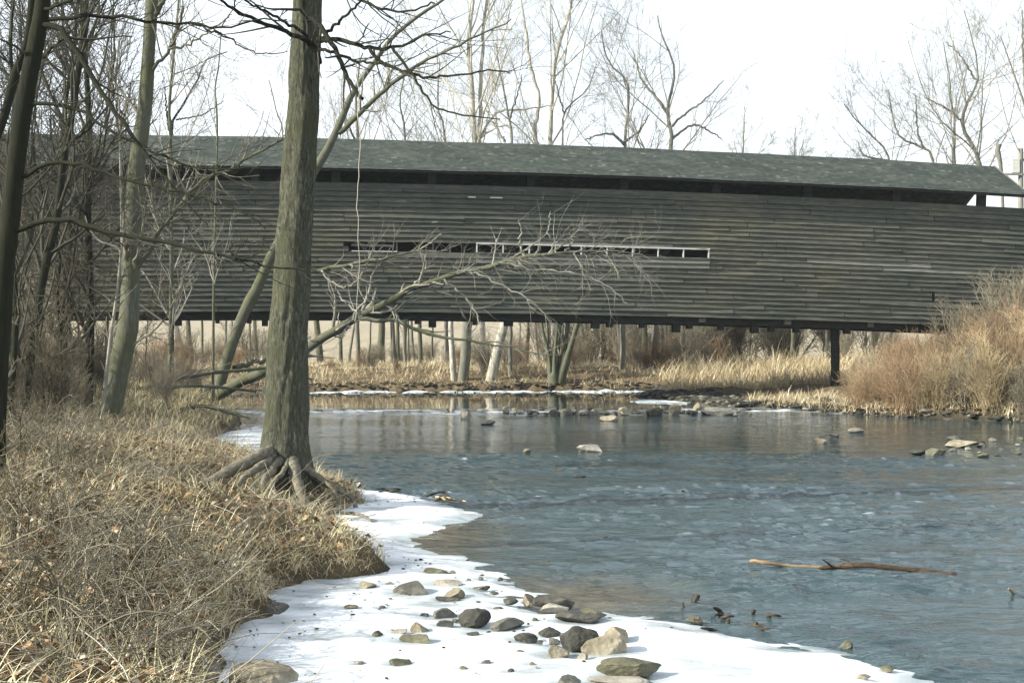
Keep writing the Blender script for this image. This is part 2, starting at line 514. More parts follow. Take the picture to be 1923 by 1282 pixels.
nt.links.new(mi.outputs['Result'], b.inputs['Base Color'])
n2 = N(nt, "ShaderNodeTexNoise", Scale=14.0, Detail=8); nt.links.new(v, n2.inputs['Vector'])
bp = N(nt, "ShaderNodeBump", Strength=0.25, Distance=0.02); nt.links.new(n2.outputs['Fac'], bp.inputs['Height']); nt.links.new(bp.outputs['Normal'], b.inputs['Normal'])
rr = ramp(nt, [(0.36, (0.18,) * 3), (0.55, (0.55,) * 3)]); nt.links.new(n1.outputs['Fac'], rr.inputs['Fac']); nt.links.new(rr.outputs['Color'], b.inputs['Roughness'])

def ice_sheet(name, poly, res, top, label, cat="ice", group=None, slope=0.35, seed=0, base=0.0, rag=0.08, lump=0.0):
    p = np.array(poly)
    cx, cy = p[:, 0].mean(), p[:, 1].mean()
    x = np.arange(p[:, 0].min() - 0.3, p[:, 0].max() + 0.3, res)
    y = np.arange(p[:, 1].min() - 0.3, p[:, 1].max() + 0.3, res)
    X, Y = np.meshgrid(x, y)
    d = poly_sdf(X, Y, poly) + rag * fbm(X * 2.2, Y * 2.2, 4, 51 + seed)
    z = base + np.clip(d * slope, -0.09, top) + 0.016 * fbm(X * 0.8, Y * 0.8, 4, 52 + seed) * sstep(0, 0.3, d) + 0.006 * fbm(X * 5, Y * 5, 3, 55 + seed) * sstep(0, 0.1, d) + lump * fbm(X * 1.1, Y * 0.3, 3, 56 + seed)
    wf = fbm(X * 1.1, Y * 1.1, 4, 53 + seed)
    wet = np.clip((1 - sstep(0.0, 0.45, d)) * 0.9 * sstep(-0.3, 0.3, wf + 0.1) + 0.55 * sstep(0.35, 0.75, fbm(X * 0.7, Y * 1.3, 4, 54 + seed)), 0, 1)
    keep = d > -0.22
    idx = np.arange(X.size).reshape(X.shape)
    k = keep[:-1, :-1] & keep[:-1, 1:] & keep[1:, 1:] & keep[1:, :-1]
    q = np.stack([idx[:-1, :-1], idx[:-1, 1:], idx[1:, 1:], idx[1:, :-1]], -1)[k]
    used, inv = np.unique(q.ravel(), return_inverse=True)
    V = np.stack([X - cx, Y - cy, z], -1).reshape(-1, 3)[used]
    me = make_mesh(name, V, inv.reshape(-1, 4), True, {"wet": wet.ravel()[used]})
    return tag(link(name, me, m_ice, loc=(cx, cy, 0)), label, cat, group)

def g2(px, py, z=0.03):
    p = ground_at(px, py, z)
    return (p[0], p[1])

edge = [(600, 905), (700, 918), (770, 926), (850, 945), (906, 961), (880, 972), (830, 984), (788, 1000), (776, 1014), (800, 1027), (860, 1041), (915, 1053), (938, 1066),
        (962, 1088), (978, 1106), (1010, 1128), (1060, 1141), (1150, 1150), (1260, 1157), (1330, 1166), (1400, 1192), (1480, 1206), (1560, 1216), (1640, 1240), (1700, 1258), (1755, 1284)]
MAIN_ICE = [g2(*e) for e in edge] + [(3.3, 8.3), (3.6, 6.5), (3.0, 4.0), (1.5, 3.6), (-0.6, 6.0), (-2.2, 8.6), (-2.6, 11), (-2.7, 13), (-2.6, 15), (-3.3, 17), (-3.2, 18.5), (-2.8, 20)]
main_ice = ice_sheet("ice_shelf", MAIN_ICE, 0.045, 0.07, "large white ice shelf along the near bank, scattered with stones", seed=1, slope=0.13, rag=0.13)
ice_sheet("ice_shelf", [g2(385, 828), (g2(420, 812)), g2(480, 800), g2(545, 812), g2(560, 850), g2(520, 872), g2(440, 858), g2(380, 846)], 0.08, 0.06,
          "small white ice patch at the bank behind the big tree trunk", seed=2)
for k, (x0, x1, yy, lab) in enumerate([(585, 640, 735.6, "ragged white ice strip at the far bank just right of the big trunk"), (650, 850, 735.2, "long white ice strip along the far bank under the bridge"),
                                       (884, 1026, 734.6, "white ice strip at the foot of the pale multi stemmed trees"), (1048, 1122, 734.6, "flat white ice floe right of the willow stump"),
                                       (1138, 1160, 733.5, "short white ice strip at the pool's right end"), (1166, 1200, 734.5, "last small white ice strip before the dark gravel bar")]):
    a, c = ground_at(x0, yy + 1.4, 0.06), ground_at(x1, yy + 1.4, 0.06)
    m_ = np.linspace(0, 1, 9)
    jr = np.random.default_rng(70 + k)
    poly = [(a[0] + (c[0] - a[0]) * t_, a[1] + jr.uniform(-0.5, 0.45)) for t_ in m_] + [(c[0] + 0.1, c[1] + 1.5), (a[0] - 0.1, a[1] + 1.5)]
    ice_sheet("ice_strip", poly, 0.06, 0.03, lab, group="ice along the far bank", slope=0.4, seed=5 + k, base=0.032, rag=0.6, lump=0.06)
ice_sheet("ice_strip", [g2(1190, 756), g2(1260, 759), g2(1300, 759), g2(1300, 753), g2(1200, 752)], 0.06, 0.04, "thin white ice strip along the dark gravel bar", seed=15, base=0.05, rag=0.3)

# ------------------------------------------------------------------ the covered bridge
BU = np.array([0.9888, 0.1491, 0.0])       # along the bridge, left to right
BV = np.array([-0.1491, 0.9888, 0.0])      # across, away from the camera
B0 = np.array([0.0, 51.25, 0.0])
BZ = 3.36

def camber(s):
    return -0.00073 * (np.asarray(s, float) + 8.1) ** 2

def bp3(s, v, w):
    s = np.asarray(s, float)
    out = B0 + s[..., None] * BU + np.asarray(v, float)[..., None] * BV
    out = out + 0.0
    out[..., 2] = BZ + camber(s) + w
    return out

def s_of(px):
    k = (px - 961.5) / 2670.0
    return 51.25 * k / (0.9888 - 0.1491 * k)

def wood_mat(name, stops, along=(0.35, 14, 14), per_object=0.3, grain=1.0, stain=True):
    m, nt, b = nodes_of(name)
    tc = nt.nodes.new("ShaderNodeTexCoord")
    oi = nt.nodes.new("ShaderNodeObjectInfo")
    geo = nt.nodes.new("ShaderNodeNewGeometry")
    mp = nt.nodes.new("ShaderNodeMapping"); mp.inputs['Scale'].default_value = along
    ad = N(nt, "ShaderNodeVectorMath", operation='ADD')
    sc = N(nt, "ShaderNodeVectorMath", operation='SCALE'); sc.inputs['Scale'].default_value = 37.0
    cb = nt.nodes.new("ShaderNodeCombineXYZ")
    for i in range(3): nt.links.new(oi.outputs['Random'], cb.inputs[i])
    nt.links.new(cb.outputs[0], sc.inputs[0])
    nt.links.new(geo.outputs['Position'], mp.inputs['Vector'])
    nt.links.new(mp.outputs['Vector'], ad.inputs[0]); nt.links.new(sc.outputs[0], ad.inputs[1])
    n = N(nt, "ShaderNodeTexNoise", Scale=1.0, Detail=8, Roughness=0.7)
    nt.links.new(ad.outputs[0], n.inputs['Vector'])
    r = ramp(nt, stops)
    nt.links.new(n.outputs['Fac'], r.inputs['Fac'])
    hs = nt.nodes.new("ShaderNodeHueSaturation")
    mr = N(nt, "ShaderNodeMapRange"); mr.inputs['To Min'].default_value = 1 - per_object; mr.inputs['To Max'].default_value = 1 + per_object
    nt.links.new(oi.outputs['Random'], mr.inputs['Value'])
    col = r.outputs['Color']
    if stain:
        # large weather stains running across many boards
        n3 = N(nt, "ShaderNodeTexNoise", Scale=0.33, Detail=6, Roughness=0.65)
        nt.links.new(geo.outputs['Position'], n3.inputs['Vector'])
        r3 = ramp(nt, [(0.36, (0.78, 0.84, 0.84)), (0.52, (1, 1, 1)), (0.7, (1.28, 1.2, 1.04))])
        nt.links.new(n3.outputs['Fac'], r3.inputs['Fac'])
        mm = N(nt, "ShaderNodeMix", data_type='RGBA', blend_type='MULTIPLY'); mm.inputs['Factor'].default_value = 1.0
        nt.links.new(col, mm.inputs['A']); nt.links.new(r3.outputs['Color'], mm.inputs['B'])
        col = mm.outputs['Result']
    nt.links.new(col, hs.inputs['Color']); nt.links.new(mr.outputs['Result'], hs.inputs['Value'])
    nt.links.new(hs.outputs['Color'], b.inputs['Base Color'])
    b.inputs['Roughness'].default_value = 0.9
    b.inputs['Specular IOR Level'].default_value = 0.15
    bp = N(nt, "ShaderNodeBump", Strength=0.5, Distance=0.01); nt.links.new(n.outputs['Fac'], bp.inputs['Height']); nt.links.new(bp.outputs['Normal'], b.inputs['Normal'])
    return m

m_board = wood_mat("weathered_board", [(0.28, (0.054, 0.057, 0.047)), (0.5, (0.083, 0.085, 0.069)), (0.74, (0.134, 0.132, 0.107))], per_object=0.18)
m_board_pale = wood_mat("pale_board", [(0.28, (0.1, 0.1, 0.085)), (0.5, (0.15, 0.15, 0.125)), (0.74, (0.24, 0.235, 0.195))], per_object=0.2, stain=False)
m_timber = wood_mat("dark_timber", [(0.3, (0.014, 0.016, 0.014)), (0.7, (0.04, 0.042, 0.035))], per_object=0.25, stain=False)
m_trim = wood_mat("white_trim", [(0.3, (0.5, 0.5, 0.45)), (0.7, (0.72, 0.72, 0.66))], per_object=0.1, stain=False)
m_shingle = None

bridge = thing("covered_bridge", "long weathered grey clapboard covered bridge with shingled gable roof spanning the creek", "bridge", tuple(bp3(np.array(-8.0), np.array(2.4), 0.0)))
BORG = np.array(bridge.location)
rng = np.random.default_rng(7)

def oriented(name, me, mat, parent, s0, s1, v, w, hgt, thk, tilt=0.0, roll=0.0):
    """unit box mesh laid along the bridge from s0 to s1, bottom edge at w"""
    a, c = bp3(np.array(s0), np.array(v), w), bp3(np.array(s1), np.array(v), w)
    d = c - a
    L = np.linalg.norm(d)
    X = Vector(d / L)
    Yv = Vector(BV)
    Z = X.cross(Yv).normalized()
    Yv = Z.cross(X)
    R = Matrix((X, Yv, Z)).transposed()
    R = R @ Matrix.Rotation(tilt, 3, 'X') @ Matrix.Rotation(roll, 3, 'Y')
    o = bpy.data.objects.new(name, me)
    if not me.materials: me.materials.append(mat)
    o.parent = parent
    M = Matrix.Translation(Vector(a - BORG)) @ R.to_4x4() @ Matrix.Diagonal((L, thk, hgt, 1))
    o.matrix_local = M
    COL.objects.link(o)
    return o

def board_mesh(name, mat, seed, n=5, warp=0.04):
    """a plank of unit size with slightly wavy lower edge; real thickness"""
    r = np.random.default_rng(seed)
    t = np.linspace(0, 1, n)
    lo = r.normal(0, warp, n) * 0.5; hi = r.normal(0, warp * 0.4, n); y = r.normal(0, 0.25, n)
    V = []
    for i in range(n):
        V += [(t[i], y[i], lo[i]), (t[i], 1 + y[i], lo[i]), (t[i], 1, 1 + hi[i]), (t[i], 0, 1 + hi[i])]
    q = []
    for i in range(n - 1):
        a, c = 4 * i, 4 * i + 4
        for k in range(4):
            q.append((a + k, c + k, c + (k + 1) % 4, a + (k + 1) % 4))
    q += [(0, 1, 2, 3), (4 * n - 1, 4 * n - 2, 4 * n - 3, 4 * n - 4)]
    me = make_mesh(name, np.array(V), np.array(q)[:, ::-1])
    me.materials.append(mat)
    return me

def box_mesh(name, mat):
    v, f = box(0, 1, 0, 1, 0, 1)
    me = make_mesh(name, v, f)
    me.materials.append(mat)
    return me

boards = [board_mesh("board", m_board, 100 + i) for i in range(7)]
pales = [board_mesh("pale_board", m_board_pale, 200 + i) for i in range(3)]
PITCH, BH, BT = 0.178, 0.2, 0.042
S_L, S_R = -26.5, 24.5
W0, W1 = s_of(655), s_of(1331)             # ends of the long window slot
NOTCH = s_of(1752)
TILT = math.radians(19)
n_course = 25
seams_by_phase = [np.arange(-26.5, 30, 4.9), np.arange(-24.1, 30, 4.9)]

def put_board(s0, s1, k, pale=False, dv=0.0, dw=0.0, roll=0.0):
    me = (pales if pale else boards)[rng.integers(3 if pale else 7)]
    # the foot of each plank stands proud of the one below
    oriented("clapboard", me, None, bridge, s0 + 0.01, s1 - 0.01, -0.068 + dv + rng.normal(0, 0.004), k * PITCH - 0.02 + dw, BH * rng.uniform(0.98, 1.04), BT, -TILT + rng.normal(0, 0.012), roll)

for k in range(n_course):
    cuts = [S_L]
    base = S_L + [1.8, 4.2, 3.0][k % 3] + rng.uniform(-0.5, 0.5)
    while base < S_R - 1.5:
        cuts.append(base)
        base += [4.9, 4.9, 4.3, 5.6][rng.integers(4)]
    cuts.append(S_R)
    spans = list(zip(cuts[:-1], cuts[1:]))
    if k in (12, 13):                       # the long window slot
        new = []
        for a, c in spans:
            if c <= W0 or a >= W1: new.append((a, c))
            else:
                if a < W0 - 0.3: new.append((a, W0))
                if c > W1 + 0.3: new.append((W1, c))
        spans = new
    if k in (10, 11):                         # newer boards under the framed half of the slot
        new = []
        A, Cc = s_of(893), W1 + 0.02
        for a, c in spans:
            if c <= A or a >= Cc: new.append((a, c))
            else:
                if a < A - 0.2: new.append((a, A))
                if c > Cc + 0.2: new.append((Cc, c))
        spans = new
        for a, c in ((A, 0.5 * (A + Cc)), (0.5 * (A + Cc), Cc)):
            put_board(a, c, k, pale=True, dv=-0.03)
    if k in (5, 6):                         # a rotted gap
        new = []
        for a, c in spans:
            if a < NOTCH < c:
                new += [(a, NOTCH - 0.05), (NOTCH + 0.05, c)]
            else: new.append((a, c))
        spans = new
    for a, c in spans:
        pale = rng.random() < (0.025 if k < 22 else 0.0)
        loose = rng.random() < 0.06
        put_board(a, c, k, pale=pale, dv=(-0.012 if loose else 0), dw=(-0.02 if loose else 0), roll=rng.normal(0, 0.0012) + (rng.normal(0, 0.004) if loose else 0))
# traced lighter planks: upper left of the slot
for (x0, x1, yy) in ((747, 892, 401), (797, 868, 409), (672, 776, 372), (893, 1000, 404)):
    s0, s1 = s_of(x0), s_of(x1)
    w = (587 - yy) * 50.8 / 2670.0 - BH * 0.6
    k = round(w / PITCH)
    oriented("clapboard", pales[rng.integers(3)], None, bridge, s0, s1, -0.058, k * PITCH - 0.03, BH * 0.95, BT, -TILT)
for x0, x1, yy in ((879, 893, 370), (920, 943, 370)):  # two tiny white strips high on the siding
    oriented("pale_strip", box_mesh("pale_strip", m_trim), None, bridge, s_of(x0), s_of(x1), -0.075, (587 - yy) * 50.8 / 2670.0 - 0.02, 0.04, 0.015)
# corner battens and the flat frieze board above the clapboards
bm_box = box_mesh("timber", m_timber)
bm_frieze = box_mesh("frieze_board", m_board)
for a in np.arange(S_L, S_R - 0.1, 5.1):
    oriented("frieze_board", bm_frieze, None, bridge, a + 0.003, min(a + 5.1, S_R) - 0.003, -0.03 + rng.normal(0, 0.002), n_course * PITCH - 0.06, 0.16, 0.03)
# frame of the window slot
bm_trim = box_mesh("trim", m_trim)
win = [s_of(895) + i * (W1 - 0.02 - s_of(895)) / 9 for i in range(10)]
oriented("window_head", bm_trim, None, bridge, win[0] - 0.02, W1 + 0.03, -0.075, 14 * PITCH - 0.035, 0.05, 0.05)
for i, s in enumerate(win):
    oriented("mullion", bm_trim, None, bridge, s - 0.022, s + 0.022, -0.06, 12 * PITCH + 0.02, 2 * PITCH - 0.05, 0.035)
oriented("window_sill", box_mesh("sill", m_board_pale), None, bridge, s_of(893), W1 + 0.03, -0.10, 12 * PITCH - 0.03, 0.055, 0.10)
oriented("window_sill", box_mesh("snowy_sill", m_trim), None, bridge, W0 + 0.1, s_of(745), -0.085, 12 * PITCH - 0.02, 0.03, 0.07)
for px in (702, 745, 787, 812, 845):
    s = s_of(px)
    oriented("stud", box_mesh("stud", m_board_pale), None, bridge, s - 0.03, s + 0.03, 0.0, 12 * PITCH - 0.1, 2 * PITCH + 0.2, 0.05, 0, rng.normal(0, 0.03))
oriented("loose_rail", pales[0], None, bridge, s_of(660), s_of(740), 0.0, 12 * PITCH + 0.18, 0.07, 0.03, 0, 0.01)
# posts showing in the gap under the eaves
post_s = [s_of(p) for p in (300, 480, 630, 810, 995, 1168, 1341, 1512, 1678, 1838)]
post_s = [post_s[0] - 3.35 * i for i in (3, 2, 1)] + post_s + [post_s[-1] + 3.3]
bm_post = box_mesh("post", m_timber)
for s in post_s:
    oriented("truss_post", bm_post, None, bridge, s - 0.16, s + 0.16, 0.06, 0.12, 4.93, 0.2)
    if s < 17:
        # diagonal brace to the next post, seen through the slot
        a, c = bp3(np.array(s + 0.1), np.array(0.12), 0.1), bp3(np.array(s + 3.2), np.array(0.12), 4.2)
        d = c - a; L = np.linalg.norm(d); X = Vector(d / L); Z = X.cross(Vector(BV)).normalized(); Yv = Z.cross(X)
        o = bpy.data.objects.new("brace", bm_post); o.parent = bridge
        o.matrix_local = Matrix.Translation(Vector(a - BORG)) @ Matrix((X, Yv, Z)).transposed().to_4x4() @ Matrix.Diagonal((L, 0.18, 0.2, 1))
        COL.objects.link(o)
# chords, deck and the far wall
def ribbon(name, v0, v1, w0, w1, mat, s0=S_L, s1=S_R, n=16, parent=bridge, kind=None):
    s = np.linspace(s0, s1, n)
    V = np.concatenate([bp3(s, np.full(n, v), w) for v, w in ((v0, w0), (v1, w0), (v1, w1), (v0, w1))]) - BORG
    q = []
    for k in range(4):
        a = np.arange(n - 1) + k * n; c = np.arange(n - 1) + ((k + 1) % 4) * n
        q.append(np.stack([a, a + 1, c + 1, c], -1))
    q.append(np.array([[0, n, 2 * n, 3 * n], [4 * n - 1, 3 * n - 1, 2 * n - 1, n - 1]]))
    o = link(name, make_mesh(name, V, q), mat, parent)
    return o
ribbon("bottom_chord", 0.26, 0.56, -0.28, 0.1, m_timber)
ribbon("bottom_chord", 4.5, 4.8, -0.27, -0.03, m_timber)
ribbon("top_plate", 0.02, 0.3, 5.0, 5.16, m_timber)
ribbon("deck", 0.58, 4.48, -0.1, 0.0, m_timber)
ribbon("far_wall", 4.84, 4.9, -0.05, 5.12, m_board)
# ends of floor beams and hanger blocks below the chord
for px, wpx, drop, pale in ((333, 12, 12, 0), (407, 7, 8, 0), (467, 9, 8, 0), (497, 11, 13, 0), (785, 8, 8, 0), (814, 13, 14, 0), (895, 9, 9, 0), (958, 16, 10, 0), (1056, 7, 6, 0), (1122, 14, 12, 0),
                            (1149, 10, 9, 0), (1210, 9, 9, 0), (1275, 14, 16, 0), (1300, 10, 9, 0), (1359, 9, 10, 0), (1423, 14, 14, 0), (1455, 11, 11, 0), (1502, 10, 11, 0), (1598, 10, 10, 0)):
    s = s_of(px); h = wpx * 52 / 2670 / 2
    oriented("floor_beam", bm_box, None, bridge, s - h, s + h, 0.28, -0.28 - drop * 52 / 2670, drop * 52 / 2670 + 0.005, 0.3, 0, 0)
for px in (1321, 1482, 1638):
    s = s_of(px)
    oriented("packing_block", box_mesh("packing_block", m_board_pale), None, bridge, s - 0.12, s + 0.12, 0.12, -0.2, 0.17, 0.14)
# roof: shingle courses on the near slope, boards beneath
RIDGE_V, RIDGE_W, EAVE_V, EAVE_W = 2.42, 6.44, -0.43, 5.0
R_L, R_R = -26.9, s_of(1926) - 0.08
ns = 40
s = np.linspace(R_L, R_R, ns)
def slab(name, va, wa, vb, wb, t, mat):
    V = np.concatenate([bp3(s, np.full(ns, v), w) for v, w in ((va, wa), (vb, wb), (vb, wb - t), (va, wa - t))]) - BORG
    V[:, 2] += 0.008 * np.tile(np.sin(s * 0.5) + 0.7 * np.sin(s * 1.3 + 1), 4)
    q = []
    for k in range(4):
        a = np.arange(ns - 1) + k * ns; c = np.arange(ns - 1) + ((k + 1) % 4) * ns
        q.append(np.stack([a, a + 1, c + 1, c], -1))
    q.append(np.array([[0, ns, 2 * ns, 3 * ns], [4 * ns - 1, 3 * ns - 1, 2 * ns - 1, ns - 1]]))
    return link(name, make_mesh(name, V, q), mat, bridge)
m_shingle = wood_mat("old_shingle", [(0.3, (0.085, 0.098, 0.088)), (0.55, (0.145, 0.16, 0.145)), (0.75, (0.25, 0.265, 0.235))], along=(3.5, 6, 6), per_object=0.05, stain=False)
near_slope = slab("roof_slope", EAVE_V, EAVE_W - 0.03, RIDGE_V, RIDGE_W - 0.03, 0.05, m_timber)
slab("roof_slope", 2 * RIDGE_V - EAVE_V, EAVE_W, RIDGE_V + 0.001, RIDGE_W, 0.06, m_shingle)
parts = []
r2 = np.random.default_rng(11)
nc = 22
for c in range(nc):
    t0, t1 = c / nc, (c + 1.3) / nc
    e = R_L + r2.uniform(0, 0.3)
    wds = r2.uniform(0.09, 0.22, 480)
    edges = R_L + np.concatenate([[0], np.cumsum(wds)]) - r2.uniform(0, 0.2)
    edges = np.clip(edges[edges < R_R + 0.3], R_L - 0.05, R_R + 0.03)
    a, bb = edges[:-1], edges[1:]
    ok = bb > a + 0.02
    a, bb = a[ok], bb[ok]
    n = len(a)
    j = r2.normal(0, 0.006, n)
    lift = np.zeros(n)
    tt0 = t0 + r2.normal(0, 0.002, n)
    def pt(sv, t, up):
        V = bp3(sv, EAVE_V - 0.03 + (RIDGE_V - EAVE_V + 0.03) * t, 0.0)
        V[:, 2] += EAVE_W + (RIDGE_W - EAVE_W) * t + up + 0.008 * (np.sin(sv * 0.5) + 0.7 * np.sin(sv * 1.3 + 1))
        return V
    hd = np.full(n, min(t1, 1.0))
    Vs = [pt(a, tt0, 0.0055), pt(bb, tt0, 0.0055), pt(bb, hd, 0.0002), pt(a, hd, 0.0002), pt(a, tt0, 0.014), pt(bb, tt0, 0.014), pt(bb, hd, 0.001), pt(a, hd, 0.001)]
    V = np.stack(Vs, 1).reshape(-1, 3) - BORG
    o8 = np.arange(n)[:, None] * 8
    f = np.concatenate([o8 + np.array([q]) for q in ((4, 5, 6, 7), (0, 1, 5, 4), (1, 2, 6, 5), (3, 0, 4, 7))])
    parts.append((V, f))
V, fs = join(parts)
# per shingle tone
rn = np.repeat(r2.random(len(V) // 8), 8)
m_sh2, nt, bb_ = nodes_of("shingles")
at_ = N(nt, "ShaderNodeAttribute", attribute_name="rnd")
geo = nt.nodes.new("ShaderNodeNewGeometry")
nn = N(nt, "ShaderNodeTexNoise", Scale=1.0, Detail=6, Roughness=0.6)
mps = nt.nodes.new('ShaderNodeMapping'); mps.inputs['Scale'].default_value = (0.5, 1.6, 1.6); nt.links.new(geo.outputs['Position'], mps.inputs['Vector']); nt.links.new(mps.outputs['Vector'], nn.inputs['Vector'])
ra = ramp(nt, [(0.0, (0.04, 0.049, 0.042)), (0.6, (0.056, 0.066, 0.058)), (0.95, (0.072, 0.083, 0.073)), (1.0, (0.13, 0.14, 0.122))])
rb_ = ramp(nt, [(0.35, (0.78, 0.8, 0.78)), (0.5, (1, 1, 1)), (0.68, (1.35, 1.32, 1.22))])
nt.links.new(at_.outputs['Fac'], ra.inputs['Fac']); nt.links.new(nn.outputs['Fac'], rb_.inputs['Fac'])
mm = N(nt, "ShaderNodeMix", data_type='RGBA', blend_type='MULTIPLY'); mm.inputs['Factor'].default_value = 1
nt.links.new(ra.outputs['Color'], mm.inputs['A']); nt.links.new(rb_.outputs['Color'], mm.inputs['B']); nt.links.new(mm.outputs['Result'], bb_.inputs['Base Color'])
bb_.inputs['Roughness'].default_value = 0.9; bb_.inputs['Specular IOR Level'].default_value = 0.15
sh = link("shingles", make_mesh("shingles", V, fs, False, {"rnd": rn}), m_sh2, near_slope)
sh["kind"] = "stuff"
# pale rake board at the right gable
for (va, wa, vb, wb) in ((EAVE_V, EAVE_W, RIDGE_V, RIDGE_W), (2 * RIDGE_V - EAVE_V, EAVE_W, RIDGE_V, RIDGE_W)):
    q = [(va, wa - 0.1), (vb, wb - 0.1), (vb, wb + 0.045), (va, wa + 0.045)]
    Vr = np.array([bp3(np.array(R_R + ds), np.array(v), w) - BORG for ds in (0.035, 0.075) for v, w in q])
    link("rake_board", make_mesh("rake_board", Vr, np.array([[0, 1, 2, 3], [7, 6, 5, 4], [0, 4, 5, 1], [2, 6, 7, 3], [1, 5, 6, 2], [0, 3, 7, 4]])), m_board_pale, bridge)
# rafter tails
bm_raft = box_mesh("rafter", m_timber)
# the round pier post at the right
for v in (0.6,):
    p = at(1568, 640, 53.9); p[2] = bp3(np.array(12.3), np.array(v), -0.27)[2]
    zb = hz(p[0], p[1]) - 0.15
    P = np.array([[p[0], p[1], zb], [p[0] + 0.01, p[1], zb + 1.2], [p[0] - 0.01, p[1], p[2] + 0.02]])
    P = smooth_line(P, 12)[None]
    Vt, Qt = tubes(P, np.full((1, 12), 0.17) * (1 + 0.05 * np.random.default_rng(4).normal(size=(1, 12))), 14)
    link("pier_post", make_mesh("pier_post", Vt - BORG, Qt, True), m_timber, bridge)

# stone abutment walls at both ends, laid block by block
m_stone = noise_mat("field_stone", [(0.3, (0.12, 0.105, 0.075)), (0.55, (0.24, 0.21, 0.155)), (0.75, (0.36, 0.33, 0.25))], scale=4, per_object=0.3, bump=0.6, dist=0.03)
def stone_block(seed):
    bm = bmesh.new()
    bmesh.ops.create_cube(bm, size=1.0)
    bmesh.ops.bevel(bm, geom=bm.edges[:], offset=0.07, segments=1, affect='EDGES')
    r = np.random.default_rng(seed)
    for v_ in bm.verts: v_.co += Vector(r.normal(0, 0.025, 3))
    me = bpy.data.meshes.new("block"); bm.to_mesh(me); bm.free(); me.materials.append(m_stone)
    return me
sblocks = [stone_block(i) for i in range(5)]
def stone_wall(name, label, p0, p1, zb, zt, thick, seed):
    root = thing(name, label, "wall", (p0[0], p0[1], zb))
    r = np.random.default_rng(seed)
    d = np.array(p1) - np.array(p0); L = np.linalg.norm(d); ang = math.atan2(d[1], d[0])
    core_v, core_f = box(0.05, L - 0.05, -thick / 2 + 0.06, thick / 2 - 0.06, -0.5, zt - zb - 0.08)
    c = link("wall_core", make_mesh("wall_core", core_v, core_f), m_stone, root); c.rotation_euler.z = ang
    z = -0.1
    while z < zt - zb:
        h = min(r.uniform(0.28, 0.42), zt - zb - z + 0.02)
        x = 0
        while x < L - 0.1:
            w = min(r.uniform(0.45, 0.95), L - x)
            o = bpy.data.objects.new("stone", sblocks[r.integers(5)]); o.parent = root
            off = r.normal(0, 0.012)
            o.location = (math.cos(ang) * (x + w / 2) - math.sin(ang) * off, math.sin(ang) * (x + w / 2) + math.cos(ang) * off, z + h / 2)
            o.rotation_euler.z = ang
            o.scale = (w - 0.025, thick, h - 0.025)
            COL.objects.link(o)
            x += w
        z += h
    return root
aw = at(122, 505, 47.5)
stone_wall("stone_wall", "low stone wing wall half hidden by brush at the bridge's left end", (aw[0] - 4.5, aw[1] + 0.6), (aw[0], aw[1]), 1.6, 4.6, 0.6, 3)
pr = bp3(np.array(20.5), np.array(-0.6), 0)
stone_wall("stone_wall", "stone abutment behind the brush under the bridge's right end", tuple(bp3(np.array(19.2), np.array(-0.05), 0)[:2]), tuple(bp3(np.array(19.2), np.array(4.9), 0)[:2]), 0.3, 2.55, 0.7, 4)

# utility pole behind the right end of the roof
pp = at(1917, 380, 66.0)
zb = hz(pp[0], pp[1])
pole = thing("utility_pole", "grey utility pole with white box, seen past the roof's right end", "utility pole", (pp[0], pp[1], zb))
Vt, Qt = tubes(np.array([[[0, 0, -0.3], [0, 0, 5], [0, 0, 11.2 - zb]]]), np.array([[0.15, 0.14, 0.11]]), 10)
m_pole = noise_mat("pole_wood", [(0.3, (0.16, 0.15, 0.13)), (0.7, (0.3, 0.28, 0.24))], scale=3, stretch=(6, 6, 0.6))
link("pole", make_mesh("pole", Vt, Qt, True), m_pole, pole)
bx = at(1907, 312, 66.0)
v_, f_ = box(-0.45, -0.1, -0.14, 0.14, bx[2] - 0.32 - zb, bx[2] + 0.32 - zb)
link("white_box", make_mesh("white_box", v_, f_), m_trim, pole)
for dz in (-0.45,):
    v_, f_ = box(-1.0, 0.9, -0.17, -0.09, bx[2] + dz - zb, bx[2] + dz + 0.1 - zb)
    link("crossarm", make_mesh("crossarm", v_, f_), m_pole, pole)

# ------------------------------------------------------------------ bark
def bark_mat(name, stops, moss=None, furrow=(14, 14, 1.6), bump=0.9, dist=0.03, scale=1.0):
    m, nt, b = nodes_of(name)
    v = coords(nt, furrow)
    n = N(nt, "ShaderNodeTexNoise", Scale=scale * 2.2, Detail=8, Roughness=0.7, Distortion=0.4)
    nt.links.new(v, n.inputs['Vector'])
    r = ramp(nt, stops)
    nt.links.new(n.outputs['Fac'], r.inputs['Fac'])
    col = r.outputs['Color']
    if moss:
        v2 = coords(nt)
        n2 = N(nt, "ShaderNodeTexNoise", Scale=1.7, Detail=7, Roughness=0.7)
        nt.links.new(v2, n2.inputs['Vector'])
        r2 = ramp(nt, [(0.42, (0, 0, 0)), (0.62, (0.8, 0.8, 0.8))])
        nt.links.new(n2.outputs['Fac'], r2.inputs['Fac'])
        mx = N(nt, "ShaderNodeMix", data_type='RGBA'); mx.inputs['B'].default_value = (*moss, 1)
        nt.links.new(r2.outputs['Color'], mx.inputs['Factor']); nt.links.new(col, mx.inputs['A'])
        col = mx.outputs['Result']
    nt.links.new(col, b.inputs['Base Color'])
    b.inputs['Roughness'].default_value = 0.92
    b.inputs['Specular IOR Level'].default_value = 0.12
    bp = N(nt, "ShaderNodeBump", Strength=bump, Distance=dist)
    nt.links.new(n.outputs['Fac'], bp.inputs['Height']); nt.links.new(bp.outputs['Normal'], b.inputs['Normal'])
    return m

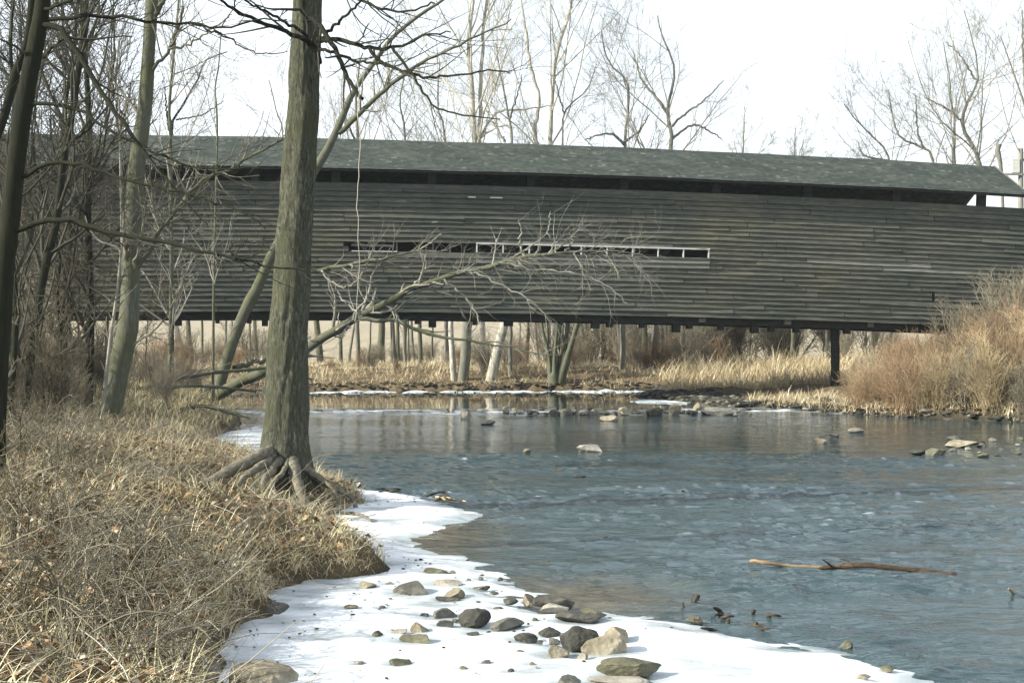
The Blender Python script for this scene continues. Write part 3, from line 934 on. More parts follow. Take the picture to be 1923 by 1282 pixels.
m_bark_main = bark_mat("ridged_bark", [(0.34, (0.02, 0.024, 0.016)), (0.5, (0.078, 0.08, 0.058)), (0.64, (0.175, 0.172, 0.13))], furrow=(15, 15, 3.6), moss=(0.075, 0.078, 0.045), bump=1.0, dist=0.05)
m_root = bark_mat("bare_root", [(0.3, (0.07, 0.062, 0.045)), (0.5, (0.15, 0.135, 0.1)), (0.7, (0.27, 0.25, 0.2))], furrow=(8, 8, 8), bump=0.6)
m_bark_grey = bark_mat("grey_bark", [(0.3, (0.06, 0.064, 0.048)), (0.55, (0.12, 0.122, 0.09)), (0.75, (0.2, 0.2, 0.15))], moss=(0.085, 0.09, 0.045), bump=0.5)
m_bark_dark_shade = bark_mat("dark_bark_shade", [(0.3, (0.01, 0.012, 0.008)), (0.55, (0.02, 0.021, 0.014)), (0.75, (0.042, 0.041, 0.029))], moss=(0.02, 0.022, 0.01), bump=0.6)  # shade of the left wood is put into this dark bark colour
m_bark_pale = bark_mat("pale_bark", [(0.35, (0.17, 0.16, 0.125)), (0.5, (0.34, 0.325, 0.27)), (0.62, (0.52, 0.5, 0.44))], furrow=(3, 3, 1.0), bump=0.2)
m_bark_mid = bark_mat("brown_grey_bark", [(0.3, (0.1, 0.098, 0.08)), (0.55, (0.17, 0.165, 0.135)), (0.75, (0.27, 0.26, 0.22))], furrow=(8, 8, 1.5), bump=0.4)
m_twig = noise_mat("twig_grey", [(0.3, (0.16, 0.15, 0.12)), (0.7, (0.36, 0.34, 0.28))], scale=1.5, bump=0)
m_twig_pale = noise_mat("twig_pale", [(0.3, (0.28, 0.265, 0.21)), (0.7, (0.55, 0.52, 0.44))], scale=1.0, bump=0)
m_twig_mid = noise_mat("twig_brown", [(0.3, (0.09, 0.085, 0.062)), (0.7, (0.24, 0.225, 0.17))], scale=1.5, bump=0)
m_twig_dark = noise_mat("twig_dark", [(0.3, (0.028, 0.028, 0.02)), (0.7, (0.075, 0.072, 0.052))], scale=1.5, bump=0)

def line3(pts, Y0, Y1=None, K=14, wig=0.0, rs=None):
    """picture polyline at distance Y0..Y1 -> smooth world polyline"""
    Y1 = Y0 if Y1 is None else Y1
    p = np.array(pts, float)
    seg = np.concatenate([[0], np.cumsum(np.linalg.norm(np.diff(p, axis=0), axis=1))])
    Ys = Y0 + (Y1 - Y0) * seg / seg[-1]
    W = np.array([at(a, c, y) for (a, c), y in zip(p, Ys)])
    L = smooth_line(W, K)
    if wig:
        r = np.random.default_rng(rs)
        w = r.normal(0, wig, L.shape); w[0] = 0
        L = L + w
    return L

def branch_obj(root, org, line, r0, r1, mat, sides=7, name="branch"):
    K = len(line)
    R = np.linspace(r0, r1, K)[None]
    v, q = tubes(line[None] - org, R, sides)
    return link(name, make_mesh(name, v, q, True), mat, root), (line[None] - org, R)

# ------------------------------------------------------------------ the big tree on the near bank
TY = 19.5
def main_tree():
    base = at(540, 930, TY)
    zb = hz(base[0], base[1])
    org = np.array([base[0], TY, zb])
    root = thing("bank_tree", "big moss streaked trunk with spreading bare roots on the near bank", "tree", tuple(org))
    rows = [(940, 541, 52), (905, 540, 50), (880, 538, 47.5), (850, 536, 45.0), (815, 536, 41.5), (770, 537, 39.8), (700, 539, 38.8), (620, 543, 36.5), (560, 547, 34.5), (480, 551, 33.5), (400, 556, 32.6), (300, 562, 30.5), (200, 568.5, 28.8),
            (100, 573, 27.6), (0, 577.5, 26.6), (-150, 583, 25), (-350, 588, 22), (-600, 592, 17), (-850, 600, 12)]
    yy = np.linspace(940, -850, 150)
    cx = np.interp(-yy, [-r[0] for r in rows], [r[1] for r in rows])
    rr = np.interp(-yy, [-r[0] for r in rows], [r[2] for r in rows]) * TY / 2670
    S = 56
    th = np.linspace(0, 2 * math.pi, S, endpoint=False)
    C = np.array([at(a, c, TY) for a, c in zip(cx, yy)]) - org
    T, ZZ = np.meshgrid(th, C[:, 2])
    lob = (np.maximum(0, np.cos(T - 3.6)) ** 6 * 1.0 + np.maximum(0, np.cos(T - 4.95)) ** 8 * 1.0 + np.maximum(0, np.cos(T - 6.0)) ** 8 * 0.7 + np.maximum(0, np.cos(T - 2.3)) ** 8 * 0.7 + np.maximum(0, np.cos(T - 1.0)) ** 8 * 0.7)
    fl = np.exp(-np.maximum(ZZ, 0) / 0.24)
    rad = rr[:, None] * (1 + 0.02 * np.cos(3 * T + ZZ * 0.9) + 0.015 * np.cos(5 * T - ZZ * 1.3))
    rad = rad + 0.34 * fl * lob - 0.03 * fl
    u = T / (2 * math.pi)
    rad = rad + 0.02 * fbm(u * 26, ZZ * 1.6, 3, 71) * (1 - 0.3 * fl) + 0.02 * fbm(u * 6, ZZ * 1.2, 3, 72)
    V = np.stack([C[:, 0:1] + rad * np.cos(T), C[:, 1:2] + rad * np.sin(T), np.broadcast_to(ZZ, T.shape)], -1).reshape(-1, 3)
    idx = np.arange(len(yy) * S).reshape(len(yy), S)
    a, c = idx[:-1], idx[1:]
    q = np.stack([a, np.roll(a, -1, 1), np.roll(c, -1, 1), c], -1).reshape(-1, 4)
    link("trunk", make_mesh("trunk", V, q, True), m_bark_main, root)
    # roots
    def root_line(pts, Ys, r0, r1, seed):
        W = np.array([at(px, py, y) for (px, py), y in zip(pts, Ys)])
        L = smooth_line(W, 22)
        rw_ = np.random.default_rng(seed + 60)
        wg = np.cumsum(rw_.normal(0, 0.011, (22, 3)), axis=0); wg[:, 2] *= 0.5
        L = L + wg
        zg = height(L[:, 0], L[:, 1])
        t = np.linspace(0, 1, 22)
        L[:, 2] = np.maximum(L[:, 2], zg - 0.02) * (1 - sstep(0.75, 1, t)) + (zg - 0.04) * sstep(0.75, 1, t)
        R = np.interp(t, [0, 0.22, 0.5, 1], [r0 * 0.45, r0 * 0.72, r0 * 0.58, r1 * 0.8]) * (1 + 0.08 * np.random.default_rng(seed).normal(size=22))
        v, qq = tubes(L[None] - org, R[None], 10)
        link("root", make_mesh("root", v, qq, True), m_root, root)
    root_line([(524, 838), (482, 858), (425, 888), (372, 918), (336, 940)], [19.4, 19.1, 18.8, 18.5, 18.2], 0.13, 0.04, 1)
    root_line([(524, 850), (486, 878), (456, 902), (430, 930)], [19.3, 18.95, 18.6, 18.3], 0.085, 0.03, 2)
    root_line([(527, 858), (500, 886), (485, 908), (476, 932)], [19.25, 18.9, 18.6, 18.4], 0.095, 0.035, 3)
    root_line([(548, 850), (557, 888), (563, 915), (567, 942), (570, 958)], [19.35, 19.0, 18.78, 18.6, 18.4], 0.13, 0.06, 4)
    root_line([(555, 855), (590, 888), (622, 912), (655, 930), (690, 942)], [19.4, 19.3, 19.3, 19.4, 19.6], 0.09, 0.03, 5)
    root_line([(572, 880), (610, 905), (640, 925)], [19.3, 19.1, 19.0], 0.05, 0.02, 6)
    root_line([(540, 860), (520, 890), (500, 915), (470, 950)], [19.2, 18.8, 18.5, 18.1], 0.05, 0.02, 8)
    # low branches that hang across the top of the view
    br = [
        ([(600, 118), (590, 87), (550, 65), (503, 47), (453, 25), (413, 0), (360, -40)], 19.2, 16.8, 5.5, 1.6),
        ([(598, 110), (570, 64), (523, 34), (470, 8), (430, -20)], 19.2, 17.5, 4.0, 1.4),
        ([(560, -20), (572, 27), (597, 44), (620, 77), (640, 112), (655, 150), (682, 187)], 19.4, 18.0, 6.0, 3.5),
        ([(597, 75), (640, 77), (690, 89), (737, 89), (767, 80), (800, 66), (848, 60)], 19.3, 17.2, 5.0, 1.2),
        ([(694, 90), (707, 111), (741, 127), (788, 143), (828, 146), (875, 139), (918, 132), (955, 137)], 18.0, 16.8, 3.6, 1.2),
        ([(737, 90), (767, 131), (790, 165), (814, 198), (848, 211), (888, 218), (940, 224)], 17.8, 16.5, 3.2, 1.0),
        ([(600, 90), (640, 104), (667, 116), (700, 119), (741, 127)], 19.2, 17.8, 3.4, 1.8),
        ([(600, 80), (620, 55), (650, 28), (690, -10)], 19.3, 18, 3.4, 2.0),
        ([(590, -60), (640, -20), (700, 10), (760, 20), (820, 5)], 19.3, 17.5, 4.0, 1.5),
        ([(575, -90), (520, -60), (460, -40), (400, -50)], 19.3, 17.8, 5.0, 2.0)]
    tw = []
    for i, (pts, y0, y1, r0, r1) in enumerate(br):
        L = line3(pts, y0, y1, 26, 0.010, 300 + i)
        o, pr_ = branch_obj(root, org, L, r0 * y0 / 2670, r1 * y1 / 2670, m_bark_dark_shade)
        tw.append(pr_)
    r = np.random.default_rng(5)
    P = np.concatenate([p for p, _ in tw]); R = np.concatenate([q_ for _, q_ in tw])
    c1 = grow(r, P, R, 62, 0.15, 0.98, 0.35, 1.1, 0.4, 0.9, 9, 0.09, 0.02, 0.55, 0.35, 0.0045, absolute=True)
    c2 = grow(r, *c1, 120, 0.15, 0.98, 0.2, 0.6, 0.4, 0.9, 7, 0.10, 0.02, 0.6, 0.4, 0.0032, absolute=True)
    # upper crown beyond the frame
    top = np.array([C[-62:, :]])[:, ::3]
    limbs = grow(r, top, np.full(top.shape[:2], 0.1), 16, 0.0, 0.95, 1.5, 3.2, 0.6, 1.1, 10, 0.09, 0.06, 0.6, 0.3, 0.01, absolute=True)
    l2 = grow(r, *limbs, 70, 0.2, 0.98, 0.6, 1.4, 0.4, 0.9, 7, 0.09, 0.05, 0.6, 0.3, 0.006, absolute=True)
    v, f = join([tubes(*c1, 4), tubes(*c2, 3), tubes(*limbs, 6), tubes(*l2, 4)])
    tag(link("twigs", make_mesh("twigs", v, f, True), m_twig_dark, root), kind="stuff")
    return root
main_tree()

# ------------------------------------------------------------------ generic traced tree
def traced_tree(name, label, trunk, Y, rpx, mat, branches=(), twigs=(), cat="tree", group=None, base_y=None, twig_mat=None, seed=0, sides=12, sink=0.25, extra=()):
    """trunk: picture polyline from the ground up; rpx: radii in picture px along it"""
    p0 = at(*trunk[0], Y)
    zb = hz(p0[0], p0[1])
    line = line3(trunk, Y, Y, 40)
    R = np.interp(np.linspace(0, 1, 40), np.linspace(0, 1, len(rpx)), rpx) * Y / 2670
    if line[0, 2] > zb - sink:              # carry the foot down into the ground
        line = np.concatenate([[[line[0, 0], line[0, 1], zb - sink]], line]); R = np.concatenate([[R[0] * 1.35], R])
    org = np.array([p0[0], p0[1], zb])
    root = thing(name, label, cat, tuple(org), group)
    r = np.random.default_rng(seed)
    R = R * (1 + 0.03 * r.normal(size=len(R)))
    v, q = tubes(line[None] - org, R[None], sides)
    link("trunk", make_mesh("trunk", v, q, True), mat, root)
    pars = []
    for i, (pts, y0, y1, r0, r1) in enumerate(branches):
        L = line3(pts, y0, y1, 24, 0.012 * Y / 20, seed * 50 + i)
        _, pr_ = branch_obj(root, org, L, r0 * y0 / 2670, r1 * y1 / 2670, mat if r0 > 3.2 else (twig_mat or mat))
        pars.append(pr_)
    if twigs:
        P = np.concatenate([p for p, _ in pars]) if pars else smooth_line(line, 24)[None] - org
        RR = np.concatenate([q_ for _, q_ in pars]) if pars else np.interp(np.linspace(0, 1, 24), np.linspace(0, 1, len(R)), R)[None]
        cur, out = (P, RR), []
        for (n, l0, l1, up, rmin) in twigs:
            cur = grow(r, *cur, n, 0.12, 0.99, l0, l1, 0.35, 1.0, 8, 0.11, up, 0.6, 0.35, rmin, absolute=True)
            out.append(tubes(*cur, 3))
        for (P2, R2) in extra:
            pass
        v, f = join(out)
        tag(link("twigs", make_mesh("twigs", v, f, True), twig_mat or m_twig, root), kind="stuff")
    return root, org

# leaning tree at the water's edge: one stem rises steeply behind the big trunk, one reaches low over the creek
lt, lorg = traced_tree("leaning_tree", "grey leaning creekside tree with low limb reaching out before the bridge", [(403, 752), (419, 698), (436, 645), (460, 584), (483, 541), (510, 480), (556, 395), (590, 322), (614, 283), (640, 227), (663, 174), (704, 116), (731, 77), (764, 47), (801, 20), (838, -4), (900, -60)],
    44.0, [11, 11, 10.5, 10.5, 10, 9.5, 9, 8.5, 8, 7, 6, 4.5, 4, 3.5, 3, 2.5, 2], m_bark_grey,
    branches=[
        ([(395, 752), (420, 730), (455, 714), (500, 693), (545, 672), (590, 645), (640, 613), (674, 594), (724, 570), (774, 542), (824, 524), (875, 509), (925, 499), (969, 484), (1010, 477), (1060, 474), (1130, 470), (1195, 478)], 44, 39, 11.5, 0.8),
        ([(674, 598), (717, 604), (741, 601), (774, 618), (828, 631), (908, 643), (975, 655), (1045, 668)], 42, 40, 4.5, 0.8),
        ([(525, 470), (560, 500), (600, 508), (640, 498), (684, 493), (740, 480), (784, 473), (830, 469)], 43.5, 41, 5, 1.3),
        ([(636, 250), (690, 198), (734, 158), (774, 133), (814, 107), (855, 87), (905, 64), (960, 40)], 44, 43, 5.5, 1.2),
        ([(440, 690), (470, 682), (500, 677), (540, 655)], 44, 44.5, 5, 3),
        ([(775, 542), (800, 500), (795, 480), (780, 465)], 41.5, 41, 2.5, 1.0),
        ([(790, 470), (815, 450), (830, 437), (815, 430)], 41, 40.5, 1.8, 0.8),
        ([(600, 508), (650, 540), (690, 500), (700, 460), (690, 455)], 43, 42, 2.2, 1.0),
        ([(690, 560), (660, 600), (640, 640)], 42, 42, 2.5, 1.2),
        ([(830, 522), (860, 545), (890, 580), (905, 620)], 41, 41, 2.6, 0.8),
        ([(880, 508), (930, 530), (990, 560), (1040, 610)], 40.6, 40, 2.4, 0.8),
        ([(940, 492), (990, 505), (1060, 510), (1130, 530), (1180, 570)], 40.3, 39.6, 2.4, 0.7),
        ([(985, 480), (975, 455), (980, 435), (975, 415)], 40.2, 40, 2.2, 0.8),
        ([(1030, 476), (1040, 455), (1030, 440), (1033, 395)], 40, 40, 1.9, 0.8),
        ([(1060, 474), (1075, 455), (1070, 440)], 39.8, 39.6, 1.6, 0.8),
        ([(680, 594), (640, 560), (630, 530)], 42, 42.5, 2.0, 0.9)],
    twigs=[(150, 0.35, 1.5, 0.02, 0.0055), (330, 0.25, 0.8, 0.0, 0.004)], twig_mat=m_twig, seed=3)
# dense fine spray at the end of the low limb
r = np.random.default_rng(77)
sp = line3([(850, 515), (960, 487), (1060, 476), (1190, 480)], 40.5, 39.2, 20)[None] - lorg
s1 = grow(r, sp, np.full(sp.shape[:2], 0.02), 60, 0.0, 1.0, 0.5, 1.8, 0.5, 1.3, 9, 0.16, -0.02, 0.4, 0.4, 0.0048, absolute=True)
s2 = grow(r, *s1, 260, 0.15, 1.0, 0.25, 0.8, 0.4, 1.1, 7, 0.16, 0.0, 0.7, 0.5, 0.0038, absolute=True)
s3 = grow(r, *s2, 260, 0.2, 1.0, 0.15, 0.4, 0.4, 1.0, 5, 0.15, 0.0, 0.7, 0.5, 0.0034, absolute=True)
v, f = join([tubes(*s1, 4), tubes(*s2, 3), tubes(*s3, 3)])
tag(link("twigs", make_mesh("twigs", v, f, True), m_twig, lt), kind="stuff")

# dark tree at the left edge
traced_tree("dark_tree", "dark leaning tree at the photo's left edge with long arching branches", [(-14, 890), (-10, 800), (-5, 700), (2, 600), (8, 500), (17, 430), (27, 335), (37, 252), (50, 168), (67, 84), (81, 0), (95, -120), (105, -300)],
    15.0, [23, 21, 20, 19, 18.5, 18, 17.5, 17, 16, 14.5, 13, 11, 7], m_bark_dark_shade,
    branches=[
        ([(78, 40), (92, 37), (151, 30), (201, 32), (285, 39), (352, 44), (403, 52), (446, 50), (486, 37), (540, 40)], 15, 13.8, 4.2, 1.3),
        ([(360, 44), (419, 67), (470, 94), (507, 102), (540, 100)], 14.4, 14, 2.4, 0.9),
        ([(74, 48), (92, 50), (114, 57), (141, 94), (164, 131), (201, 188), (235, 235), (268, 282), (302, 325), (359, 391), (390, 420)], 15, 13.6, 6.5, 1.4),
        ([(48, 205), (67, 198), (91, 193), (124, 198), (161, 215), (201, 245), (255, 268), (319, 299), (369, 314), (436, 317), (490, 317)], 15, 13.8, 4.0, 1.2),
        ([(38, 335), (54, 325), (77, 309), (111, 305), (161, 312), (218, 332), (285, 349), (352, 364), (419, 386), (470, 406), (500, 432)], 15, 13.8, 4.4, 1.4),
        ([(22, 436), (44, 428), (77, 416), (134, 414), (185, 430), (242, 443), (302, 453), (369, 469), (436, 484), (503, 499), (575, 508)], 15, 13.6, 6.0, 1.6),
        ([(80, 20), (110, 10), (150, -10), (200, -40)], 15, 14, 3.5, 1.5),
        ([(60, 110), (30, 90), (0, 75), (-40, 70)], 15, 14.6, 3.0, 1.2),
        ([(400, 478), (415, 500), (440, 520), (455, 530)], 14, 13.8, 1.6, 0.8),
        ([(440, 484), (432, 465), (450, 450), (500, 460)], 14, 13.7, 1.6, 0.8)],
    twigs=[(70, 0.2, 0.75, 0.02, 0.0032), (120, 0.12, 0.4, 0.02, 0.0024)], twig_mat=m_twig_dark, seed=4, sides=16)
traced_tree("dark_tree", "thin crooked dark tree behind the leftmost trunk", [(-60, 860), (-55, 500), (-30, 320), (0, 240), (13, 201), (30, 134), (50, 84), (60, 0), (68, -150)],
    19.0, [11, 10.5, 10, 9, 9, 8.5, 8, 7, 5], m_bark_dark_shade,
    branches=[([(20, 165), (50, 140), (90, 100), (130, 60), (180, 10)], 19, 19, 3.4, 1.0), ([(55, 40), (90, 20), (130, -30)], 19, 19, 3.0, 1.0), ([(5, 225), (-30, 180), (-60, 150)], 19, 19, 3, 1)],
    twigs=[(60, 0.3, 1.0, 0.03, 0.004), (110, 0.2, 0.5, 0.02, 0.003)], twig_mat=m_twig_dark, seed=5)
# grey tree of the middle left
traced_tree("bank_tree", "slim grey tree on the left bank between the dark trunk and the big trunk", [(206, 790), (210, 765), (221, 698), (240, 618), (246, 514), (248, 430), (258, 302), (272, 201), (278, 117), (283, 34), (286, 0), (290, -160), (292, -360)],
    30.5, [23, 20, 18.5, 16.5, 15.5, 15, 14, 12.5, 12, 11, 10.5, 8, 4], m_bark_grey,
    branches=[
        ([(250, 514), (285, 467), (302, 430), (346, 376), (376, 340), (436, 315), (486, 285), (537, 257)], 30.5, 29.5, 4.6, 2.0),
        ([(250, 510), (262, 463), (268, 430), (272, 379)], 30.4, 30, 3.2, 1.6),
        ([(246, 512), (236, 480), (232, 440), (232, 400), (228, 330)], 30.4, 30, 3.2, 1.2),
        ([(280, 140), (288, 131), (319, 91), (335, 50), (345, 10)], 30.5, 30, 4, 1.6),
        ([(316, 92), (350, 85), (386, 64), (436, 27)], 30.3, 30, 2.6, 1.0),
        ([(284, 40), (300, 15), (320, -20), (350, -60)], 30.5, 30, 6, 2.5),
        ([(226, 660), (260, 640), (300, 610), (330, 560), (345, 520), (375, 470)], 30.5, 29.5, 2.2, 0.9),
        ([(270, 230), (240, 190), (215, 150), (195, 90)], 30.5, 31, 3.0, 1.2),
        ([(262, 300), (290, 290), (330, 300), (380, 330), (420, 390)], 30.5, 30, 2.4, 0.9)],
    twigs=[(120, 0.4, 1.4, 0.04, 0.006), (240, 0.2, 0.7, 0.03, 0.0045)], twig_mat=m_twig_mid, seed=6, sides=14)
traced_tree("sapling", "thin pale crooked sapling just left of the slim grey tree", [(192, 775), (195, 749), (208, 631), (218, 564), (225, 497), (223, 467), (188, 453), (168, 430), (160, 405)],
    29.8, [4, 3.8, 3.4, 3.0, 2.8, 2.6, 2.2, 1.6, 1.0], m_twig, twigs=[(16, 0.2, 0.8, 0.02, 0.006)], twig_mat=m_twig_mid, seed=8, sides=8)
traced_tree("sapling", "pale straight sapling crossing the left end of the roof", [(226, 790), (232, 600), (228, 400), (226, 300), (224, 200), (218, 150), (225, 60)],
    31.2, [3.5, 3.2, 3.0, 2.6, 2.2, 1.6, 0.9], m_twig, branches=[([(228, 270), (215, 220), (210, 180), (212, 120)], 31, 31, 2.2, 0.9), ([(228, 280), (240, 230), (236, 180)], 31, 31, 2, 0.9)],
    twigs=[(24, 0.3, 0.9, 0.03, 0.006)], twig_mat=m_twig_mid, seed=9, sides=8)
LEFT_TRUNKS = [
    (165, 790, [(165, 790), (170, 600), (165, 400), (168, 250), (160, 100), (150, -40)], 33, 8, "brown vine wrapped trunk left of the pale saplings"),
    (60, 800, [(40, 800), (65, 620), (85, 500), (105, 420), (120, 300), (150, 120), (165, -30)], 28, 9, "dark slanting trunk rising before the stone wing wall"),
    (110, 780, [(118, 780), (122, 600), (130, 420), (118, 250), (140, 80), (150, -60)], 36, 6, "thin brown trunk among the left brush, right of the slanting one"),
    (320, 740, [(318, 745), (322, 500), (320, 250), (318, 200), (330, 60), (340, -40)], 40, 4, "thin grey pole tree left of the pale forked branch"),
    (372, 740, [(400, 742), (402, 500), (408, 250), (404, 165), (410, 130), (415, 60)], 42, 2.6, "very thin grey sapling standing above the roof left of the big trunk"),
    (30, 790, [(15, 800), (30, 600), (20, 420), (40, 250), (20, 100), (30, -60)], 24, 6, "dark thin trunk close behind the leftmost tree")]
for i, (_, _, tr, Y, rp, lab) in enumerate(LEFT_TRUNKS):
    traced_tree("slender_tree", lab, tr, Y, [rp, rp * 0.95, rp * 0.85, rp * 0.75, rp * 0.6, rp * 0.4], m_bark_grey if i in (3, 4) else m_bark_dark_shade,
                twigs=[(26 if rp > 3 else 8, 1.0, 3.0, 0.06, 0.010), (110 if rp > 3 else 24, 0.5, 1.5, 0.04, 0.007), (300 if rp > 3 else 40, 0.25, 0.8, 0.02, 0.0055)], twig_mat=m_twig if i in (3, 4) else m_twig_dark, seed=20 + i)

# hanging vine in front of the clapboards, from the big tree's limb
def vine(pts, Y, r, label):
    L = line3(pts, Y, Y, 26, 0.012, 5)
    o = link("hanging_vine", make_mesh("hanging_vine", *tubes(L[None] - L[0], np.linspace(r, r * 0.6, 26)[None], 5), True), m_twig_pale, loc=L[0])
    tag(o, label, "vine", None)
vine([(668, 118), (674, 200), (676, 300), (673, 380), (674, 470), (671, 560), (669, 600)], 18.0, 0.006, "thin pale vine hanging straight down before the clapboards right of the big trunk")
#vine([(628, 82), (634, 200), (640, 290), (634, 330), (645, 400), (648, 470)], 18.6, 0.0045, "thinner hanging vine close to the big trunk's right side")

# ------------------------------------------------------------------ trees beyond the bridge
def crown_lines(r, trunk, R, nl, spread=(0.45, 0.95), up=0.06, fine=1.0, rmin=0.0075, t0=0.35, lenf=(0.28, 0.5)):
    l1 = grow(r, trunk, R, nl, t0, 0.97, lenf[0], lenf[1], *spread, 10, 0.10, up, 0.42, 0.3, rmin * 1.4)
    l2 = grow(r, *l1, int(nl * 5 * fine), 0.2, 0.98, 0.3, 0.6, 0.4, 0.9, 8, 0.11, up * 0.8, 0.55, 0.35, rmin * 1.1)
    l3 = grow(r, *l2, int(nl * 20 * fine), 0.15, 0.99, 0.35, 0.75, 0.4, 0.9, 6, 0.12, up * 0.5, 0.65, 0.4, rmin)
    l4 = grow(r, *l3, int(nl * 32 * fine), 0.15, 0.99, 0.4, 0.9, 0.4, 0.9, 4, 0.12, up * 0.3, 0.7, 0.5, rmin * 0.8)
    return l1, [l2, l3, l4]

def far_tree(name, label, trunk_px, Y, rpx, mat, tmat, nl=12, seed=0, group="bare trees beyond the bridge", fine=1.0, t0=0.3, up=0.06, lenf=(0.28, 0.5), forks=(), rmin=0.0075):
    p0 = at(*trunk_px[0], Y)
    zb = hz(p0[0], p0[1])
    org = np.array([p0[0], p0[1], zb])
    root = thing(name, label, "tree", tuple(org), group)
    r = np.random.default_rng(seed)
    mains = []
    for k, (pts, rp) in enumerate([(trunk_px, rpx)] + list(forks)):
        L = line3(pts, Y, Y + (0 if k == 0 else r.normal(0, 0.8)), 30, 0.02, seed * 7 + k)
        R = np.interp(np.linspace(0, 1, 30), np.linspace(0, 1, len(rp)), rp) * Y / 2670 * 0.85
        if k == 0: L[0, 2] = min(L[0, 2], zb - 0.2)
        mains.append((L - org, R))
    for k, (L, R) in enumerate(mains):
        v, q = tubes(L[None], R[None], 9)
        link("trunk" if k == 0 else "limb", make_mesh("trunk", v, q, True), mat, root)
    P = np.stack([m[0] for m in mains]); R = np.stack([m[1] for m in mains])
    l1, fin = crown_lines(r, P, R, nl, up=up, fine=fine, t0=t0, lenf=lenf, rmin=rmin)
    v, f = join([tubes(*l1, 5)] + [tubes(*l, 3) for l in fin])
    link("crown", make_mesh("crown", v, f, True), tmat, root)
    return root

GB = 728
far_tree("sycamore", "white barked sycamore rising over the roof right of the big trunk", [(905, 733), (906, 620), (892, 440), (892, 262), (888, 201), (884, 134), (880, 84), (888, 0), (895, -120)], 68.5, [8, 7, 6.5, 6, 6, 5.5, 5, 4, 2], m_bark_pale, m_twig_pale, 22, 1, t0=0.45,
         forks=[([(893, 420), (900, 262), (903, 168), (905, 100), (910, 34), (930, -90)], [5.5, 5, 4.5, 4, 3, 1.5]), ([(893, 280), (930, 215), (985, 205), (1040, 198)], [3, 2.5, 2, 1.2]), ([(890, 270), (930, 240), (960, 235)], [2.5, 2, 1])])
far_tree("sycamore", "tall white sycamore over the middle of the roof", [(1042, 725), (1038, 500), (1033, 268), (1039, 168), (1046, 100), (1066, 34), (1078, -20), (1090, -130)], 71, [7, 6.5, 6, 5.5, 5, 4, 3, 2], m_bark_pale, m_twig_pale, 20, 2, t0=0.4,
         forks=[([(1040, 300), (1005, 262), (1012, 185), (996, 127), (989, 67), (975, -20)], [4.5, 4.5, 4, 3.5, 2.5, 1.4])])
far_tree("bare_tree", "dark forked tree between the two white sycamores", [(958, 725), (960, 450), (962, 268), (955, 218), (942, 150), (930, 80)], 66.5, [5, 4.5, 4, 3.5, 2.5, 1.2], m_bark_mid, m_twig, 14, 3, t0=0.4,
         forks=[([(948, 265), (925, 230), (912, 205)], [3, 2.2, 1.2]), ([(957, 225), (975, 165), (980, 140)], [2.4, 1.8, 1])])
far_tree("bare_tree", "small dark tree just right of the tall white sycamore", [(1060, 725), (1057, 450), (1056, 268), (1062, 208), (1103, 168), (1120, 120)], 66, [4.5, 4, 3.5, 3, 2, 1], m_bark_mid, m_twig, 14, 4, t0=0.4,
         forks=[([(1060, 215), (1050, 180), (1040, 140)], [2, 1.5, 0.8])])
far_tree("bare_tree", "grey bare tree with low arching limbs right of the roof's middle", [(1168, 722), (1172, 450), (1175, 268), (1181, 185), (1175, 150), (1143, 117), (1130, 60)], 67, [6.5, 6, 5.5, 4.5, 3.5, 2.5, 1.2], m_bark_mid, m_twig, 15, 5, t0=0.42,
         forks=[([(1172, 272), (1150, 252), (1120, 255), (1098, 264)], [3, 2.5, 2, 1.2]), ([(1172, 268), (1200, 245), (1220, 215)], [3, 2, 1])])
far_tree("bare_tree", "tall grey bare tree with wide limbs, last of the central group", [(1225, 720), (1240, 500), (1260, 278), (1254, 215), (1256, 190), (1267, 134), (1244, 67), (1235, 30)], 68, [8.5, 7.5, 6.5, 5.5, 5, 4, 2.5, 1.2], m_bark_mid, m_twig, 18, 6, t0=0.42,
         forks=[([(1256, 215), (1230, 180), (1205, 150), (1190, 100)], [4, 3, 2.2, 1]), ([(1258, 265), (1290, 240), (1310, 235), (1330, 245), (1355, 260)], [3.5, 2.8, 2.4, 2, 1]), ([(1258, 240), (1285, 215), (1320, 190), (1360, 150)], [3, 2.4, 1.8, 0.9])])
far_tree("bare_tree", "large forked bare tree over the right end of the roof", [(1848, 640), (1846, 450), (1840, 309), (1807, 228), (1837, 141), (1817, 40), (1812, 20)], 70, [6.5, 6, 5.5, 5, 3.8, 1.8, 1], m_bark_mid, m_twig, 24, 7, t0=0.45,
         forks=[([(1807, 228), (1780, 205), (1740, 185)], [3, 2, 1]), ([(1832, 150), (1800, 100), (1775, 80)], [2.6, 1.8, 0.9])])
far_tree("bare_tree", "slim straight bare tree left of the large forked one at right", [(1795, 640), (1793, 450), (1793, 305), (1792, 235), (1780, 134), (1772, 80)], 72, [4.5, 4, 3.8, 3.2, 2, 1], m_bark_mid, m_twig, 16, 8, t0=0.42)
far_tree("bare_tree", "crooked bare tree bending left over the right part of the roof", [(1760, 640), (1758, 450), (1752, 304), (1726, 275), (1690, 258), (1676, 222), (1670, 170)], 69, [5.5, 5, 4.5, 4, 3, 2, 1], m_bark_mid, m_twig, 16, 9, t0=0.45, forks=[([(1735, 280), (1722, 240), (1720, 180)], [2.6, 2, 1])])
far_tree("bare_tree", "low slanting bare tree with long left leaning limb over the roof", [(1672, 640), (1672, 450), (1669, 300), (1632, 250), (1592, 208), (1585, 195)], 73, [5, 4.5, 4, 3.2, 2, 1], m_bark_mid, m_twig, 15, 10, t0=0.45, forks=[([(1668, 302), (1625, 292), (1610, 265)], [3, 2, 1])])
